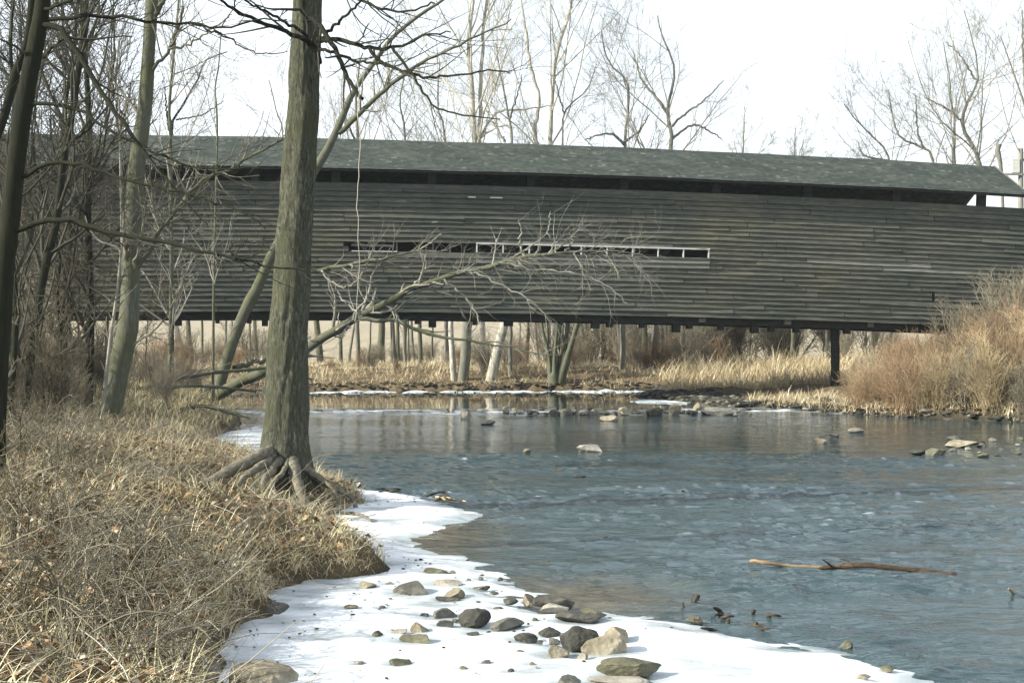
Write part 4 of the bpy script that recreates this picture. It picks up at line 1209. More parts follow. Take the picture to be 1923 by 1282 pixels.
far_tree("bare_tree", "bare tree cut by the photo's right edge", [(1945, 640), (1940, 400), (1930, 230), (1897, 120), (1880, 70)], 66, [6, 5.5, 4.5, 2.5, 1], m_bark_mid, m_twig, 14, 11, t0=0.4, forks=[([(1932, 250), (1922, 120), (1920, 20)], [4, 3, 1.5])])
far_tree("pollard_stub", "short dead stub of a lopped tree behind the roof's right corner", [(1885, 640), (1883, 400), (1878, 305), (1873, 285), (1876, 270)], 64, [4, 3.8, 3.6, 3.4, 5.5], m_bark_mid, m_twig, 3, 12, t0=0.9, fine=0.25, lenf=(0.02, 0.08))
far_tree("bare_tree", "tiny far bare tree standing alone above the roof, right of centre", [(1494, 640), (1494, 400), (1493, 290), (1493, 235)], 120, [3.0, 2.6, 2.2, 0.8], m_bark_mid, m_twig, 13, 13, t0=0.66, lenf=(0.12, 0.22), rmin=0.012)
far_tree("bare_tree", "thin bare tree just right of the central group", [(1396, 640), (1396, 400), (1396, 285), (1398, 200)], 95, [3.4, 3, 2.4, 0.8], m_bark_mid, m_twig, 12, 14, t0=0.6, lenf=(0.12, 0.24), rmin=0.010)
far_tree("bare_tree", "grey tree showing just right of the big trunk above the roof", [(672, 730), (672, 450), (672, 258), (668, 180), (680, 100)], 70, [5.5, 5, 4.5, 3.5, 1.5], m_bark_mid, m_twig, 16, 15, t0=0.4, forks=[([(672, 280), (655, 235), (640, 200)], [3, 2, 1])])
far_tree("bare_tree", "twiggy bare tree over the roof midway between big trunk and white sycamore", [(760, 720), (760, 450), (760, 258), (752, 200), (758, 140)], 73, [4.5, 4, 3.6, 2.8, 1.2], m_bark_mid, m_twig, 18, 16, t0=0.42)
far_tree("bare_tree", "spreading low bare tree left of the white sycamore above the roof", [(838, 720), (838, 450), (836, 262), (822, 190), (826, 110)], 76, [4.5, 4, 3.6, 2.6, 1.2], m_bark_mid, m_twig, 16, 17, t0=0.42)
far_tree("bare_tree", "forked bare tree standing above the roof in the gap left of the big trunk", [(322, 640), (322, 450), (322, 250), (335, 211), (369, 154), (389, 114), (426, 97)], 60, [5, 4.5, 4, 3.4, 3, 2.2, 1.2], m_bark_dark_shade, m_twig, 12, 18, t0=0.5, forks=[([(318, 245), (312, 205), (310, 165)], [3, 2, 1]), ([(330, 225), (380, 215), (420, 190)], [2, 1.5, 0.8])])
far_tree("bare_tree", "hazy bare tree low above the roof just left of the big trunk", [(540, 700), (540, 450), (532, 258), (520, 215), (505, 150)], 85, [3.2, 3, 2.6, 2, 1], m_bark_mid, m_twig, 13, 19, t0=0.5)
far_tree("bare_tree", "far bare tree filling the sky at the upper left behind the slim grey tree", [(130, 640), (130, 400), (135, 200), (120, 60), (110, -80)], 64, [4.5, 4.2, 3.6, 2.8, 1.2], m_bark_dark_shade, m_twig_dark, 20, 20, t0=0.3)
far_tree("bare_tree", "far bare tree at the upper left between dark trunk and slim grey tree", [(200, 640), (205, 400), (200, 220), (215, 90), (205, -40)], 70, [4, 3.8, 3.2, 2.4, 1.2], m_bark_dark_shade, m_twig_dark, 18, 21, t0=0.3)
far_tree("bare_tree", "far bare tree at the upper left corner behind the leftmost trunk", [(30, 640), (30, 400), (25, 220), (40, 80), (30, -60)], 62, [4.4, 4, 3.4, 2.6, 1.2], m_bark_dark_shade, m_twig_dark, 20, 22, t0=0.3)

# smaller trees on the far bank, seen between water and bridge; their shared crowns stand above
def proto_crown(seed, nl=9):
    r = np.random.default_rng(seed)
    t = np.zeros((1, 14, 3)); t[0, :, 2] = np.linspace(0, 4.6, 14)
    t[0, 1:, :2] = np.cumsum(r.normal(0, 0.09, (13, 2)), axis=0)
    R = np.linspace(1.0, 0.15, 14)[None] * 0.055
    l1, fin = crown_lines(r, t, R, nl, up=0.08, fine=0.8, t0=0.05, rmin=0.008, lenf=(0.3, 0.55))
    v, f = join([tubes(t, R, 6), tubes(*l1, 4)] + [tubes(*l, 3) for l in fin])
    me = make_mesh("crown", v, f, True); me.materials.append(m_twig)
    return me
crowns = [proto_crown(400 + i) for i in range(5)]
UNDER = [  # base px, base py, px at the bridge's lower edge, radius px, pale?, label
    (349, 650, 333, 6, 1, "pale leaning trunk under the bridge near its left end"),
    (359, 672, 357, 4.5, 0, "dark trunk beside the pale leaning one under the bridge's left end"),
    (381, 660, 379, 2.2, 0, None), (424, 660, 425, 2.4, 0, None), (482, 655, 478, 3.2, 0, None), (470, 650, 468, 1.8, 0, None), (440, 650, 437, 1.8, 0, None),
    (604, 700, 592, 5.5, 0, "dark trunk close to the big trunk's right side under the bridge"),
    (640, 690, 643, 3.2, 0, None), (654, 680, 668, 2.2, 0, None), (693, 690, 695, 1.6, 0, None),
    (716, 695, 719, 6.2, 0, "stout dark trunk standing before the tan field"),
    (743, 708, 734, 4.2, 0, "leaning grey trunk right of the stout dark one"),
    (748, 690, 744, 3.2, 0, None), (759, 690, 764, 2.2, 0, None), (777, 690, 773, 2.6, 0, None), (790, 722, 785, 3.6, 0, "slim dark trunk at the water's edge under the bridge's middle"),
    (812, 690, 814, 1.8, 0, None), (838, 690, 836, 3.4, 0, None), (768, 680, 768, 1.6, 0, None),
    (852, 733, 846, 5.0, 1, "pale slender trunk at the left of the creekside clump"),
    (869, 735, 881, 9.0, 0, "thick grey trunk in the middle of the creekside clump"),
    (922, 735, 957, 8.5, 1, "white trunk leaning right at the creekside under the bridge"),
    (1133, 700, 1134, 3.0, 0, None), (1168, 722, 1150, 2.4, 1, None), (1152, 690, 1158, 2.0, 0, None), (1105, 690, 1106, 2.0, 0, None), (1092, 690, 1090, 2.4, 0, None), (1188, 690, 1186, 1.8, 0, None),
    (1208, 722, 1212, 5.0, 0, "pale brown trunk paired with a darker one left of the bright grass"),
    (1250, 690, 1252, 2.0, 1, None), (1487, 690, 1487, 4.0, 1, "pale trunk behind the tall grass right of centre"), (1640, 690, 1634, 2.8, 1, "pale thin trunk leaning behind the red brush"), (1555, 680, 1552, 2.6, 0, None), (1178, 700, 1172, 2.2, 0, None), (1118, 700, 1116, 1.6, 0, None)] + [(int(975 + 11.5 * i_ + 6 * math.sin(i_ * 2.3)), 690, int(975 + 11.5 * i_ + 9 * math.sin(i_ * 1.7)), 1.3 + 0.9 * abs(math.sin(i_ * 1.3)), 0, None) for i_ in range(26)]
ru = np.random.default_rng(61)
for i, (bx_, by_, tx, rp, pale, lab) in enumerate(UNDER):
    Y = max(65.0, min(78.0, 2.0 * 2670 / max(by_ - HZ, 1) + 9)) if by_ < 725 else 65.2
    if bx_ > 1400: Y = 66 + ru.uniform(0, 4)
    p0 = at(bx_, by_, Y); zb = hz(p0[0], p0[1])
    org = np.array([p0[0], p0[1], zb])
    t = thing("bare_tree", lab or "thin bare trunk on the far bank seen under the bridge", "tree", tuple(org), "trunks on the far bank under the bridge")
    H = ru.uniform(5.0, 7.5)
    topz = at(tx, 600, Y)
    d = (topz - np.array([p0[0], Y, at(bx_, by_, Y)[2]])); d = d / max(d[2], 0.1)
    d[:2] = d[:2] * 0.8
    z = np.linspace(-0.25, H, 12)
    L = np.stack([d[0] * z, d[1] * z, z], -1); L[1:, :2] += np.cumsum(ru.normal(0, 0.02, (11, 2)), axis=0)
    R = np.linspace(1.25, 0.6, 12) * rp * Y / 2670
    v, q = tubes(L[None], R[None], 8)
    link("trunk", make_mesh("trunk", v, q, True), m_bark_pale if pale and rp > 4.5 else (m_bark_grey if i % 3 else m_bark_mid), t)
    c = link("crown", crowns[i % 5], None, t); c.location = L[-1] - np.array([0, 0, 0.05]); c.rotation_euler.z = ru.uniform(0, 6.28)
    sc_ = max(0.55, min(1.15, R[-1] / 0.055)); c.scale = (sc_, sc_, sc_)

# willow stump with a fan of stems
p0 = ground_at(1041, 731, 0.1); zb = hz(p0[0], p0[1] + 0.6)
t = thing("willow", "squat willow stump with a fan of upright stems at the pool's edge", "tree", (p0[0], p0[1] + 0.6, zb))
v, q = tubes(np.array([[[0, 0, -0.3], [0.02, 0, 0.1], [-0.03, 0, 0.3], [0.03, 0, 0.5], [0.03, 0, 0.6]]]), np.array([[0.36, 0.28, 0.27, 0.2, 0.05]]), 12)
link("trunk", make_mesh("trunk", v, q, True), m_bark_grey, t)
rw = np.random.default_rng(8)
stems = []
for (tx, r0) in ((1027, 3.2), (1052, 3.5), (1066, 4.0), (1084, 5.0), (1046, 3.0), (1016, 2.6)):
    a = np.array([(tx - 1041) * 0.006, rw.uniform(-0.15, 0.15), 0.0])
    e_ = at(tx, 605, 65) - np.array([p0[0], p0[1] + 0.6, zb]); e_[1] = rw.uniform(-0.5, 0.5)
    L = smooth_line(np.array([a, a * 0.6 + e_ * 0.4 + np.array([rw.normal(0, .08), 0, 0]), e_, e_ + (e_ - a) * 0.9]), 14)
    R = np.interp(np.linspace(0, 1, 14), [0, 0.3, 1], [2.0, 1.1, 0.35]) * r0 * 65 / 2670
    vv, qq = tubes(L[None], R[None], 7)
    link("stem", make_mesh("stem", vv, qq, True), m_bark_grey, t)
    stems.append((L[None], R[None]))
P = np.concatenate([a for a, _ in stems]); R = np.concatenate([b_ for _, b_ in stems])
c1 = grow(rw, P, R, 60, 0.15, 1, 0.5, 1.4, 0.3, 0.7, 8, 0.08, 0.08, 0.5, 0.3, 0.008, absolute=True)
c2 = grow(rw, *c1, 160, 0.15, 1, 0.3, 0.8, 0.3, 0.8, 6, 0.1, 0.05, 0.6, 0.4, 0.007, absolute=True)
v, f = join([tubes(*c1, 3), tubes(*c2, 3)])
tag(link("twigs", make_mesh("twigs", v, f, True), m_twig, t), kind="stuff")

# ------------------------------------------------------------------ shrubs
def shrub_mesh(name, seed, mat, n_stem, h, spread, n2, n3, r0, rmin, wig=0.08, up=0.05, arch=0.0, sides=3):
    r = np.random.default_rng(seed)
    K = 9
    P = np.zeros((n_stem, K, 3))
    P[:, 0, :2] = r.normal(0, 0.16 * spread, (n_stem, 2))
    P[:, 0, 2] = -0.12
    az = r.uniform(0, 2 * math.pi, n_stem); lean = np.abs(r.normal(0, 0.38, n_stem)) * spread
    d = np.stack([np.cos(az) * np.sin(lean), np.sin(az) * np.sin(lean), np.cos(lean)], -1)
    ln = h * r.uniform(0.55, 1.05, n_stem)
    out_dir = np.stack([np.cos(az), np.sin(az), np.zeros(n_stem)], -1)
    for k in range(1, K):
        d = d + wig * r.normal(size=d.shape) + out_dir * arch * k / K
        d[:, 2] += up - arch * 1.2 * k / K
        d /= np.linalg.norm(d, axis=1, keepdims=True)
        P[:, k] = P[:, k - 1] + d * (ln / (K - 1))[:, None]
    R = r.uniform(0.6, 1.3, n_stem)[:, None] * np.linspace(1, 0.35, K)[None] * r0
    R = np.maximum(R, rmin)
    l2 = grow(r, P, R, n2, 0.2, 0.98, 0.25, 0.5, 0.35, 0.9, 6, 0.1, up, 0.6, 0.4, rmin)
    out = [tubes(P, R, 4), tubes(*l2, sides)]
    if n3:
        l3 = grow(r, *l2, n3, 0.15, 1.0, 0.35, 0.8, 0.35, 1.0, 4, 0.12, up * 0.5, 0.7, 0.5, rmin * 0.85)
        out.append(tubes(*l3, sides))
    v, f = join(out)
    me = make_mesh(name, v, f, True)
    me.materials.append(mat)
    return me

def tone(name, c0, c1, po=0.25):
    return noise_mat(name, [(0.3, c0), (0.7, c1)], scale=1.3, bump=0, per_object=po)
m_brush_red = tone("red_brush", (0.15, 0.1, 0.058), (0.34, 0.24, 0.145))
m_brush_tan = tone("tan_brush", (0.26, 0.2, 0.11), (0.52, 0.42, 0.26))
m_brush_grey = tone("grey_brush", (0.12, 0.105, 0.075), (0.29, 0.26, 0.19))
m_brush_dark = tone("dark_brush", (0.055, 0.05, 0.034), (0.15, 0.13, 0.085))

red = [shrub_mesh("red_shrub", 500 + i, m_brush_red, 34, 2.0, 1.0, 200, 560, 0.011, 0.006) for i in range(3)]
tan = [shrub_mesh("tan_shrub", 510 + i, m_brush_tan, 38, 1.7, 1.1, 220, 560, 0.009, 0.006, arch=0.10) for i in range(3)]
gry = [shrub_mesh("grey_shrub", 520 + i, m_brush_grey, 26, 2.4, 0.9, 170, 520, 0.016, 0.0075) for i in range(3)]
drk = [shrub_mesh("dark_shrub", 530 + i, m_brush_dark, 24, 3.0, 0.9, 170, 600, 0.018, 0.0065) for i in range(3)]
near_br = [shrub_mesh("bramble", 540 + i, m_brush_grey, 16, 1.15, 1.3, 26, 16, 0.008, 0.0042, arch=0.28, wig=0.1) for i in range(4)]
near_br += [shrub_mesh("bramble", 560 + i, m_brush_dark, 20, 1.3, 1.2, 50, 60, 0.008, 0.0036, arch=0.2, wig=0.1) for i in range(2)]

rs = np.random.default_rng(90)
def shrub(name, me, x, y, sc, label, group, cat="shrub", zs=1.0):
    o = link(name, me)
    o.location = (x, y, hz(x, y))
    o.rotation_euler = (rs.normal(0, 0.06), rs.normal(0, 0.06), rs.uniform(0, 6.28))
    o.scale = (sc, sc, sc * zs)
    return tag(o, label, cat, group)

# right bank
G1 = "brush on the right bank"
spots = []
tries = 0
while len(spots) < 100 and tries < 6000:
    tries += 1
    x, y = rs.uniform(10.2, 21), rs.uniform(40.5, 49.5)
    d = poly_sdf(np.array([x]), np.array([y]), FAR_BANK)[0]
    px = 961.5 + 2670 * x / y
    if d < 0.12 or px < 1600 + max(0, (y - 45) * 12) or px > 2010: continue
    if any((x - a) ** 2 + (y - c) ** 2 < 0.3 for a, c in spots): continue
    spots.append((x, y))
for i, (x, y) in enumerate(spots):
    px = 961.5 + 2670 * x / y
    k = rs.random()
    hh_ = hz(x, y)
    where = "at the right bank's waterline" if hh_ < 0.75 and y < 45 else ("beside the pier post" if px < 1690 else ("midway up the right bank" if hh_ < 2.2 else "high on the right bank near the clapboards"))
    if k < (0.55 if px < 1760 else 0.33):
        shrub("red_shrub", red[i % 3], x, y, rs.uniform(0.75, 1.1) * (0.8 if px < 1680 else 1), "reddish twiggy shrub " + where, G1)
    elif k < 0.8:
        shrub("tan_shrub", tan[i % 3], x, y, rs.uniform(0.75, 1.15), "tan arching shrub " + where, G1)
    else:
        shrub("grey_shrub", gry[i % 3], x, y, rs.uniform(0.6, 0.8), "grey twiggy shrub " + where, G1)
for i, px in enumerate((1790, 1830, 1862, 1890, 1912, 1935, 1955)):
    p = at(px, 600, 47.6 + rs.uniform(0, 1.0))
    shrub("grey_shrub", gry[i % 3], p[0], p[1], rs.uniform(0.9, 1.25), "tall thin grey shrub against the clapboards at the bridge's right end", "tall shrubs before the bridge's right end")
for i, (px, h_) in enumerate(((1868, 1.5), (1815, 1.1))):
    pass
# far bank behind the bridge
for i in range(74):
    y = rs.uniform(66.5, 84); px = rs.uniform(250, 1300) if i < 44 else rs.uniform(1050, 1700)
    if i < 44 and 590 < px < 830 and rs.random() < 0.8: y = rs.uniform(66, 69)
    x = (px - 961.5) / 2670 * y
    low = 0.55 if 560 < px < 860 else 1.0
    where = "left of the big trunk" if px < 520 else ("before the tan field" if px < 850 else ("around the pale trunks" if px < 1000 else ("right of the willow stump" if px < 1250 else "behind the tall bright grass")))
    shrub("grey_shrub" if i % 2 else "red_shrub", (gry if i % 2 else red)[i % 3], x, y, rs.uniform(0.6, 1.1) * low, ("twiggy brown shrub on the far bank, " if i % 2 == 0 else "grey leafless shrub on the far bank, ") + where, "brush on the far bank")
for i in range(30):
    y = rs.uniform(77, 87); px = rs.uniform(250, 900)
    x = (px - 961.5) / 2670 * y
    shrub("grey_shrub" if i % 2 else "red_shrub", (gry if i % 2 else red)[i % 3], x, y, rs.uniform(0.45, 0.62), ("low grey shrub" if i % 2 else "low brown shrub") + " in the row along the tan field's near edge", "brush along the field edge")
# the wood right of the pool: taller thicket closing the view
for i in range(26):
    y = rs.uniform(74, 88); px = rs.uniform(930, 1700)
    x = (px - 961.5) / 2670 * y
    shrub("tall_thicket", (gry + drk)[i % 6], x, y, rs.uniform(1.3, 1.9), "tall grey brown thicket behind the far bank, " + ("behind the pale trunks" if px < 1080 else ("right of the willow" if px < 1260 else ("behind the bright tall grass" if px < 1480 else "behind the pier post"))), "thicket behind the far bank")
# left bank tangle
for i in range(56):
    y = rs.uniform(24, 46); px = rs.uniform(-260, 215)
    x = (px - 961.5) / 2670 * y
    dd = poly_sdf(np.array([x]), np.array([y]), LEFT_BANK)[0]
    if dd < 1.2: continue
    where = "behind the leftmost trunk" if px < 40 else ("before the stone wing wall" if px < 130 else "just left of the slim grey tree")
    shrub("dark_shrub", (drk + gry)[i % 6], x, y, rs.uniform(0.5, 0.95) * (0.75 if px > 60 else 1.0), "tall leafless shrub in the left bank tangle, " + where, "tangle of shrubs on the left bank")
for i in range(16):
    y = rs.uniform(36, 50); px = rs.uniform(215, 420)
    x = (px - 961.5) / 2670 * y
    if poly_sdf(np.array([x]), np.array([y]), LEFT_BANK)[0] < 0.8: continue
    shrub("grey_shrub", gry[i % 3], x, y, rs.uniform(0.35, 0.6), "low grey shrub on the left bank, " + ("right of the slim grey tree" if px < 310 else "near the leaning tree's foot"), "low shrubs on the left bank")
# brambles of the near bank
nb_ = 0
bramble_parts = {False: [], True: []}
tries = 0
while nb_ < 85 and tries < 4000:
    tries += 1
    y = rs.uniform(7.5, 26); px = rs.uniform(-120, 560)
    x = (px - 961.5) / 2670 * y
    d = poly_sdf(np.array([x]), np.array([y]), LEFT_BANK)[0]
    if d < 0.35 or d > 9: continue
    if px > 330 and y > 15 and rs.random() < 0.75: continue
    if abs(x + 3.0) < 0.7 and abs(y - 19.2) < 1.2: continue
    k = rs.random()
    dark = px < 150 and k < 0.5
    sc = rs.uniform(0.5, 1.0) * (0.65 if px > 300 else 1)
    src = near_br[4 + nb_ % 2] if dark else near_br[nb_ % 4]
    v0 = np.empty(len(src.vertices) * 3, np.float32); src.vertices.foreach_get("co", v0); v0 = v0.reshape(-1, 3) * sc
    q0 = np.empty(len(src.loops), np.int32); src.loops.foreach_get("vertex_index", q0)
    az_ = rs.uniform(0, 6.28)
    v0 = np.stack([v0[:, 0] * math.cos(az_) - v0[:, 1] * math.sin(az_) + x, v0[:, 0] * math.sin(az_) + v0[:, 1] * math.cos(az_) + y, v0[:, 2] + hz(x, y)], -1)
    bramble_parts[dark].append((v0, q0.reshape(-1, 4)))
    nb_ += 1

for dark, lab in ((False, "pale arching brambles tangled through the dry grass of the near bank"), (True, "dark bramble stems at the left of the near bank")):
    if bramble_parts[dark]:
        v, f = join(bramble_parts[dark])
        tag(link("brambles", make_mesh("brambles", v, f, True), m_brush_dark if dark else m_brush_grey), lab, None, None, "stuff")
# long single stems that arch out of the near bank's grass
m_stem = noise_mat("dry_stem", [(0.3, (0.22, 0.19, 0.13)), (0.7, (0.48, 0.43, 0.32))], scale=3, bump=0)
for i, (pts, Y, r0, dark, lab) in enumerate([
        ([(-20, 1034), (60, 1000), (110, 975), (160, 962), (230, 955)], 10.5, 0.006, 0, "long pale stem slanting up from the photo's left edge, upper one"),
        ([(-20, 1192), (50, 1155), (100, 1110), (140, 1060), (172, 1012)], 8.6, 0.006, 0, "long pale stem slanting up from the photo's left edge, lower one"),
        ([(40, 900), (110, 874), (170, 880), (240, 910), (300, 925)], 13.0, 0.006, 0, "pale arching stem over the left bank's grass"),
        ([(60, 1000), (100, 965), (140, 950), (170, 935), (205, 918)], 12.0, 0.009, 1, "dark broken stick leaning in the grass at left"),
        ([(92, 1035), (100, 960), (108, 880), (110, 790)], 12.0, 0.005, 1, "thin dark upright stem in the grass at left"),
        ([(230, 1290), (232, 1220), (228, 1180), (245, 1150), (235, 1110)], 8.0, 0.005, 0, "crooked pale upright stem near the photo's bottom left"),
        ([(285, 1080), (300, 1050), (320, 1020), (345, 985)], 11.0, 0.005, 1, "dark twig slanting right in the middle of the bank grass"),
        ([(300, 960), (310, 900), (322, 850), (318, 800)], 16.0, 0.006, 0, "pale upright stem between the slim grey tree and the roots")]):
    L = line3(pts, Y, Y + 0.3, 22, 0.006, 900 + i)
    zg = hz(L[0, 0], L[0, 1])
    if L[0, 2] > zg: L = np.concatenate([[[L[0, 0], L[0, 1], zg - 0.05]], L])
    o = link("dry_stem", make_mesh("dry_stem", *tubes(L[None] - L[0], np.linspace(r0, r0 * 0.5, len(L))[None], 5), True), m_twig_dark if dark else m_stem, loc=L[0])
    tag(o, lab, "stem", "long stems on the near bank")

# ------------------------------------------------------------------ dry grass, leaves and sticks
def blades(r, pos, hgt, wid, lean, K=4, flat=0.0):
    """curved grass blades: pos (N,3)"""
    n = len(pos)
    az = r.uniform(0, 2 * math.pi, n)
    side = np.stack([-np.sin(az), np.cos(az), np.zeros(n)], -1)
    fwd = np.stack([np.cos(az), np.sin(az), np.zeros(n)], -1)
    ang0 = np.abs(r.normal(lean * 0.4, 0.25, n)); bend = r.uniform(0.2, 1.0, n) * lean * 1.4
    V = np.zeros((n, K, 2, 3))
    cur = pos.copy()
    for k in range(K):
        t = k / (K - 1)
        w = wid * (1 - 0.85 * t)
        V[:, k, 0] = cur - side * w[:, None]
        V[:, k, 1] = cur + side * w[:, None]
        a = ang0 + bend * (k + 0.5)/ (K - 1) * 1.3
        cur = cur + (fwd * np.sin(a)[:, None] + np.array([0, 0, 1.0]) * np.cos(a)[:, None]) * (hgt / (K - 1))[:, None]
    idx = np.arange(n * K * 2).reshape(n, K, 2)
    q = np.stack([idx[:, :-1, 0], idx[:, :-1, 1], idx[:, 1:, 1], idx[:, 1:, 0]], -1).reshape(-1, 4)
    rn = np.repeat(r.random(n), K * 2)
    return V.reshape(-1, 3), q, rn

m_grass = attr_mat("dry_grass", [(0.0, (0.07, 0.062, 0.032)), (0.3, (0.26, 0.22, 0.122)), (0.65, (0.52, 0.45, 0.265)), (1.0, (0.76, 0.69, 0.48))])
m_grass_pale = attr_mat("pale_grass", [(0.0, (0.34, 0.27, 0.15)), (0.5, (0.58, 0.48, 0.3)), (1.0, (0.8, 0.71, 0.52))])
m_leaf = attr_mat("fallen_leaf", [(0.0, (0.075, 0.045, 0.025)), (0.5, (0.2, 0.125, 0.065)), (0.85, (0.36, 0.26, 0.15)), (1.0, (0.5, 0.44, 0.35))])

def scatter(r, n, xr, yr, ok):
    x, y = r.uniform(*xr, n), r.uniform(*yr, n)
    m = ok(x, y)
    x, y = x[m], y[m]
    return x, y, height(x, y)

def grass_obj(name, label, mat, seed, n, xr, yr, ok, h, w, lean):
    r = np.random.default_rng(seed)
    x, y, z = scatter(r, n, xr, yr, ok)
    cl = 0.5 + 0.5 * np.clip(fbm(x * 1.3, y * 1.3, 3, seed), -1, 1)
    hh = r.uniform(h[0], h[1], len(x)) * (0.25 + 1.25 * cl)
    v, q, rn = blades(r, np.stack([x, y, z - 0.03], -1), hh, r.uniform(w[0], w[1], len(x)), lean)
    rn = np.clip(rn * 0.65 + 0.55 * np.repeat(np.clip(cl * 1.5 - 0.35, 0, 1), 8) - 0.1, 0, 1)
    return tag(link(name, make_mesh(name, v, q, False, {"rnd": rn}), mat), label, None, None, "stuff")

def px_of(x, y): return 961.5 + 2670 * x / y
def left_ok(lo, hi):
    def f(x, y):
        d = poly_sdf(x, y, LEFT_BANK)
        p = px_of(x, y)
        bare = fbm(x * 1.6, y * 1.1, 3, 77) + 0.5 * _hash(np.floor(x * 60), np.floor(y * 60), 9) < -0.22
        near_tree = (np.hypot(x + 2.95, y - 18.9) < 1.05) & (_hash(np.floor(x * 40), np.floor(y * 40), 5) < 0.72)
        return (d > lo) & (d < hi) & (p > -150) & (p < 780) & ~near_tree & ~bare
    return f
grass_obj("dry_grass", "matted dry straw grass on the near left bank", m_grass, 801, 108000, (-8, -0.5), (6.0, 26), left_ok(0.0, 5), (0.12, 0.42), (0.0036, 0.007), 1.2)
grass_obj("dry_grass", "matted dry grass further up the left bank", m_grass, 802, 58000, (-14, -3), (26, 56), left_ok(0.05, 6), (0.2, 0.5), (0.006, 0.010), 1.0)
grass_obj("dry_grass", "dry straw hanging over the edge of the near bank", m_grass_pale, 803, 60000, (-4, -0.5), (8.5, 24), left_ok(0.0, 0.55), (0.12, 0.34), (0.0022, 0.004), 1.5)
def far_ok(x, y):
    p = px_of(x, y)
    return (poly_sdf(x, y, FAR_BANK) > 0.2) & (p > 200) & (p < 1330)
grass_obj("far_bank_grass", "tan dry grass along the far bank of the pool", m_grass_pale, 804, 30000, (-20, 9), (64, 78), far_ok, (0.2, 0.55), (0.006, 0.013), 1.0)
def rb_ok(x, y):
    p = px_of(x, y)
    d = poly_sdf(x, y, FAR_BANK)
    return (d > 1.0) & (p > 1235) & (p < 1720) & (y > 55.5 + 0.15 * x)
grass_obj("tall_grass", "tall bright straw grass beyond the bridge's right half", m_grass_pale, 805, 31000, (5, 22), (55, 70), rb_ok, (0.3, 1.4), (0.008, 0.017), 1.1)
def strip_ok(x, y):
    p = px_of(x, y)
    d = poly_sdf(x, y, FAR_BANK)
    return (d > 0.05) & (d < 3.2) & (p > 1405) & (p < 1980) & (y < 50.5)
grass_obj("bank_grass", "bleached grass fringe at the water's edge of the right bank", m_grass_pale, 806, 26000, (7, 18), (39, 51), strip_ok, (0.25, 0.6), (0.008, 0.014), 1.1)
def slope_ok(x, y):
    p = px_of(x, y)
    return (poly_sdf(x, y, FAR_BANK) > 0.4) & (p > 1640) & (p < 2020) & (height(x, y) > 0.8)
grass_obj("bank_grass", "tan grass on the slope at the bridge's right end", m_grass_pale, 807, 30000, (11, 21), (41, 52), slope_ok, (0.25, 0.65), (0.005, 0.010), 1.0)

# fallen leaves
r = np.random.default_rng(55)
x, y, z = scatter(r, 26000, (-9, -0.8), (6.5, 30), left_ok(0.1, 6))
n = len(x)
sz = r.uniform(0.02, 0.06, n)
a = r.normal(size=(n, 3)); a /= np.linalg.norm(a, axis=1, keepdims=True)
up_ = np.array([0, 0, 1.0]) + 0.7 * r.normal(size=(n, 3)); up_ /= np.linalg.norm(up_, axis=1, keepdims=True)
a = np.cross(up_, a); a /= np.linalg.norm(a, axis=1, keepdims=True) + 1e-9
b2 = np.cross(up_, a)
c0 = np.stack([x, y, z + r.uniform(0.005, 0.14, n)], -1)
V = np.stack([c0 - a * sz[:, None], c0 - b2 * sz[:, None] * 0.6 + up_ * sz[:, None] * 0.25, c0 + a * sz[:, None], c0 + b2 * sz[:, None] * 0.6 + up_ * sz[:, None] * 0.25], 1).reshape(-1, 3)
q = np.arange(n * 4).reshape(n, 4)
tag(link("fallen_leaves", make_mesh("fallen_leaves", V, q, False, {"rnd": np.repeat(r.random(n), 4)}), m_leaf), "brown fallen leaves caught in the grass of the near bank", None, None, "stuff")

# broken stems and fine sticks lying through the grass
x, y, z = scatter(r, 6500, (-8, -0.9), (6.5, 28), left_ok(0.05, 5))
n = len(x)
az = r.uniform(0, 6.28, n); el = np.abs(r.normal(0.15, 0.3, n)); ln = r.uniform(0.15, 0.8, n)
d = np.stack([np.cos(az) * np.cos(el), np.sin(az) * np.cos(el), np.sin(el)], -1)
P = np.zeros((n, 5, 3)); P[:, 0] = np.stack([x, y, z + r.uniform(0.0, 0.12, n)], -1)
for k in range(1, 5):
    d = d + 0.12 * r.normal(size=d.shape); d /= np.linalg.norm(d, axis=1, keepdims=True)
    P[:, k] = P[:, k - 1] + d * (ln / 4)[:, None]
R = r.uniform(0.0015, 0.005, n)[:, None] * np.linspace(1, 0.5, 5)[None]
v, q = tubes(P, R, 3)
me = make_mesh("dead_stems", v, q, True, {"rnd": np.repeat(r.random(n), 15)})
m_stick = attr_mat("dead_stem", [(0.0, (0.09, 0.075, 0.05)), (0.5, (0.25, 0.21, 0.15)), (1.0, (0.52, 0.47, 0.38))])
tag(link("dead_stems", me, m_stick), "broken grey stems strewn through the near bank's grass", None, None, "stuff")

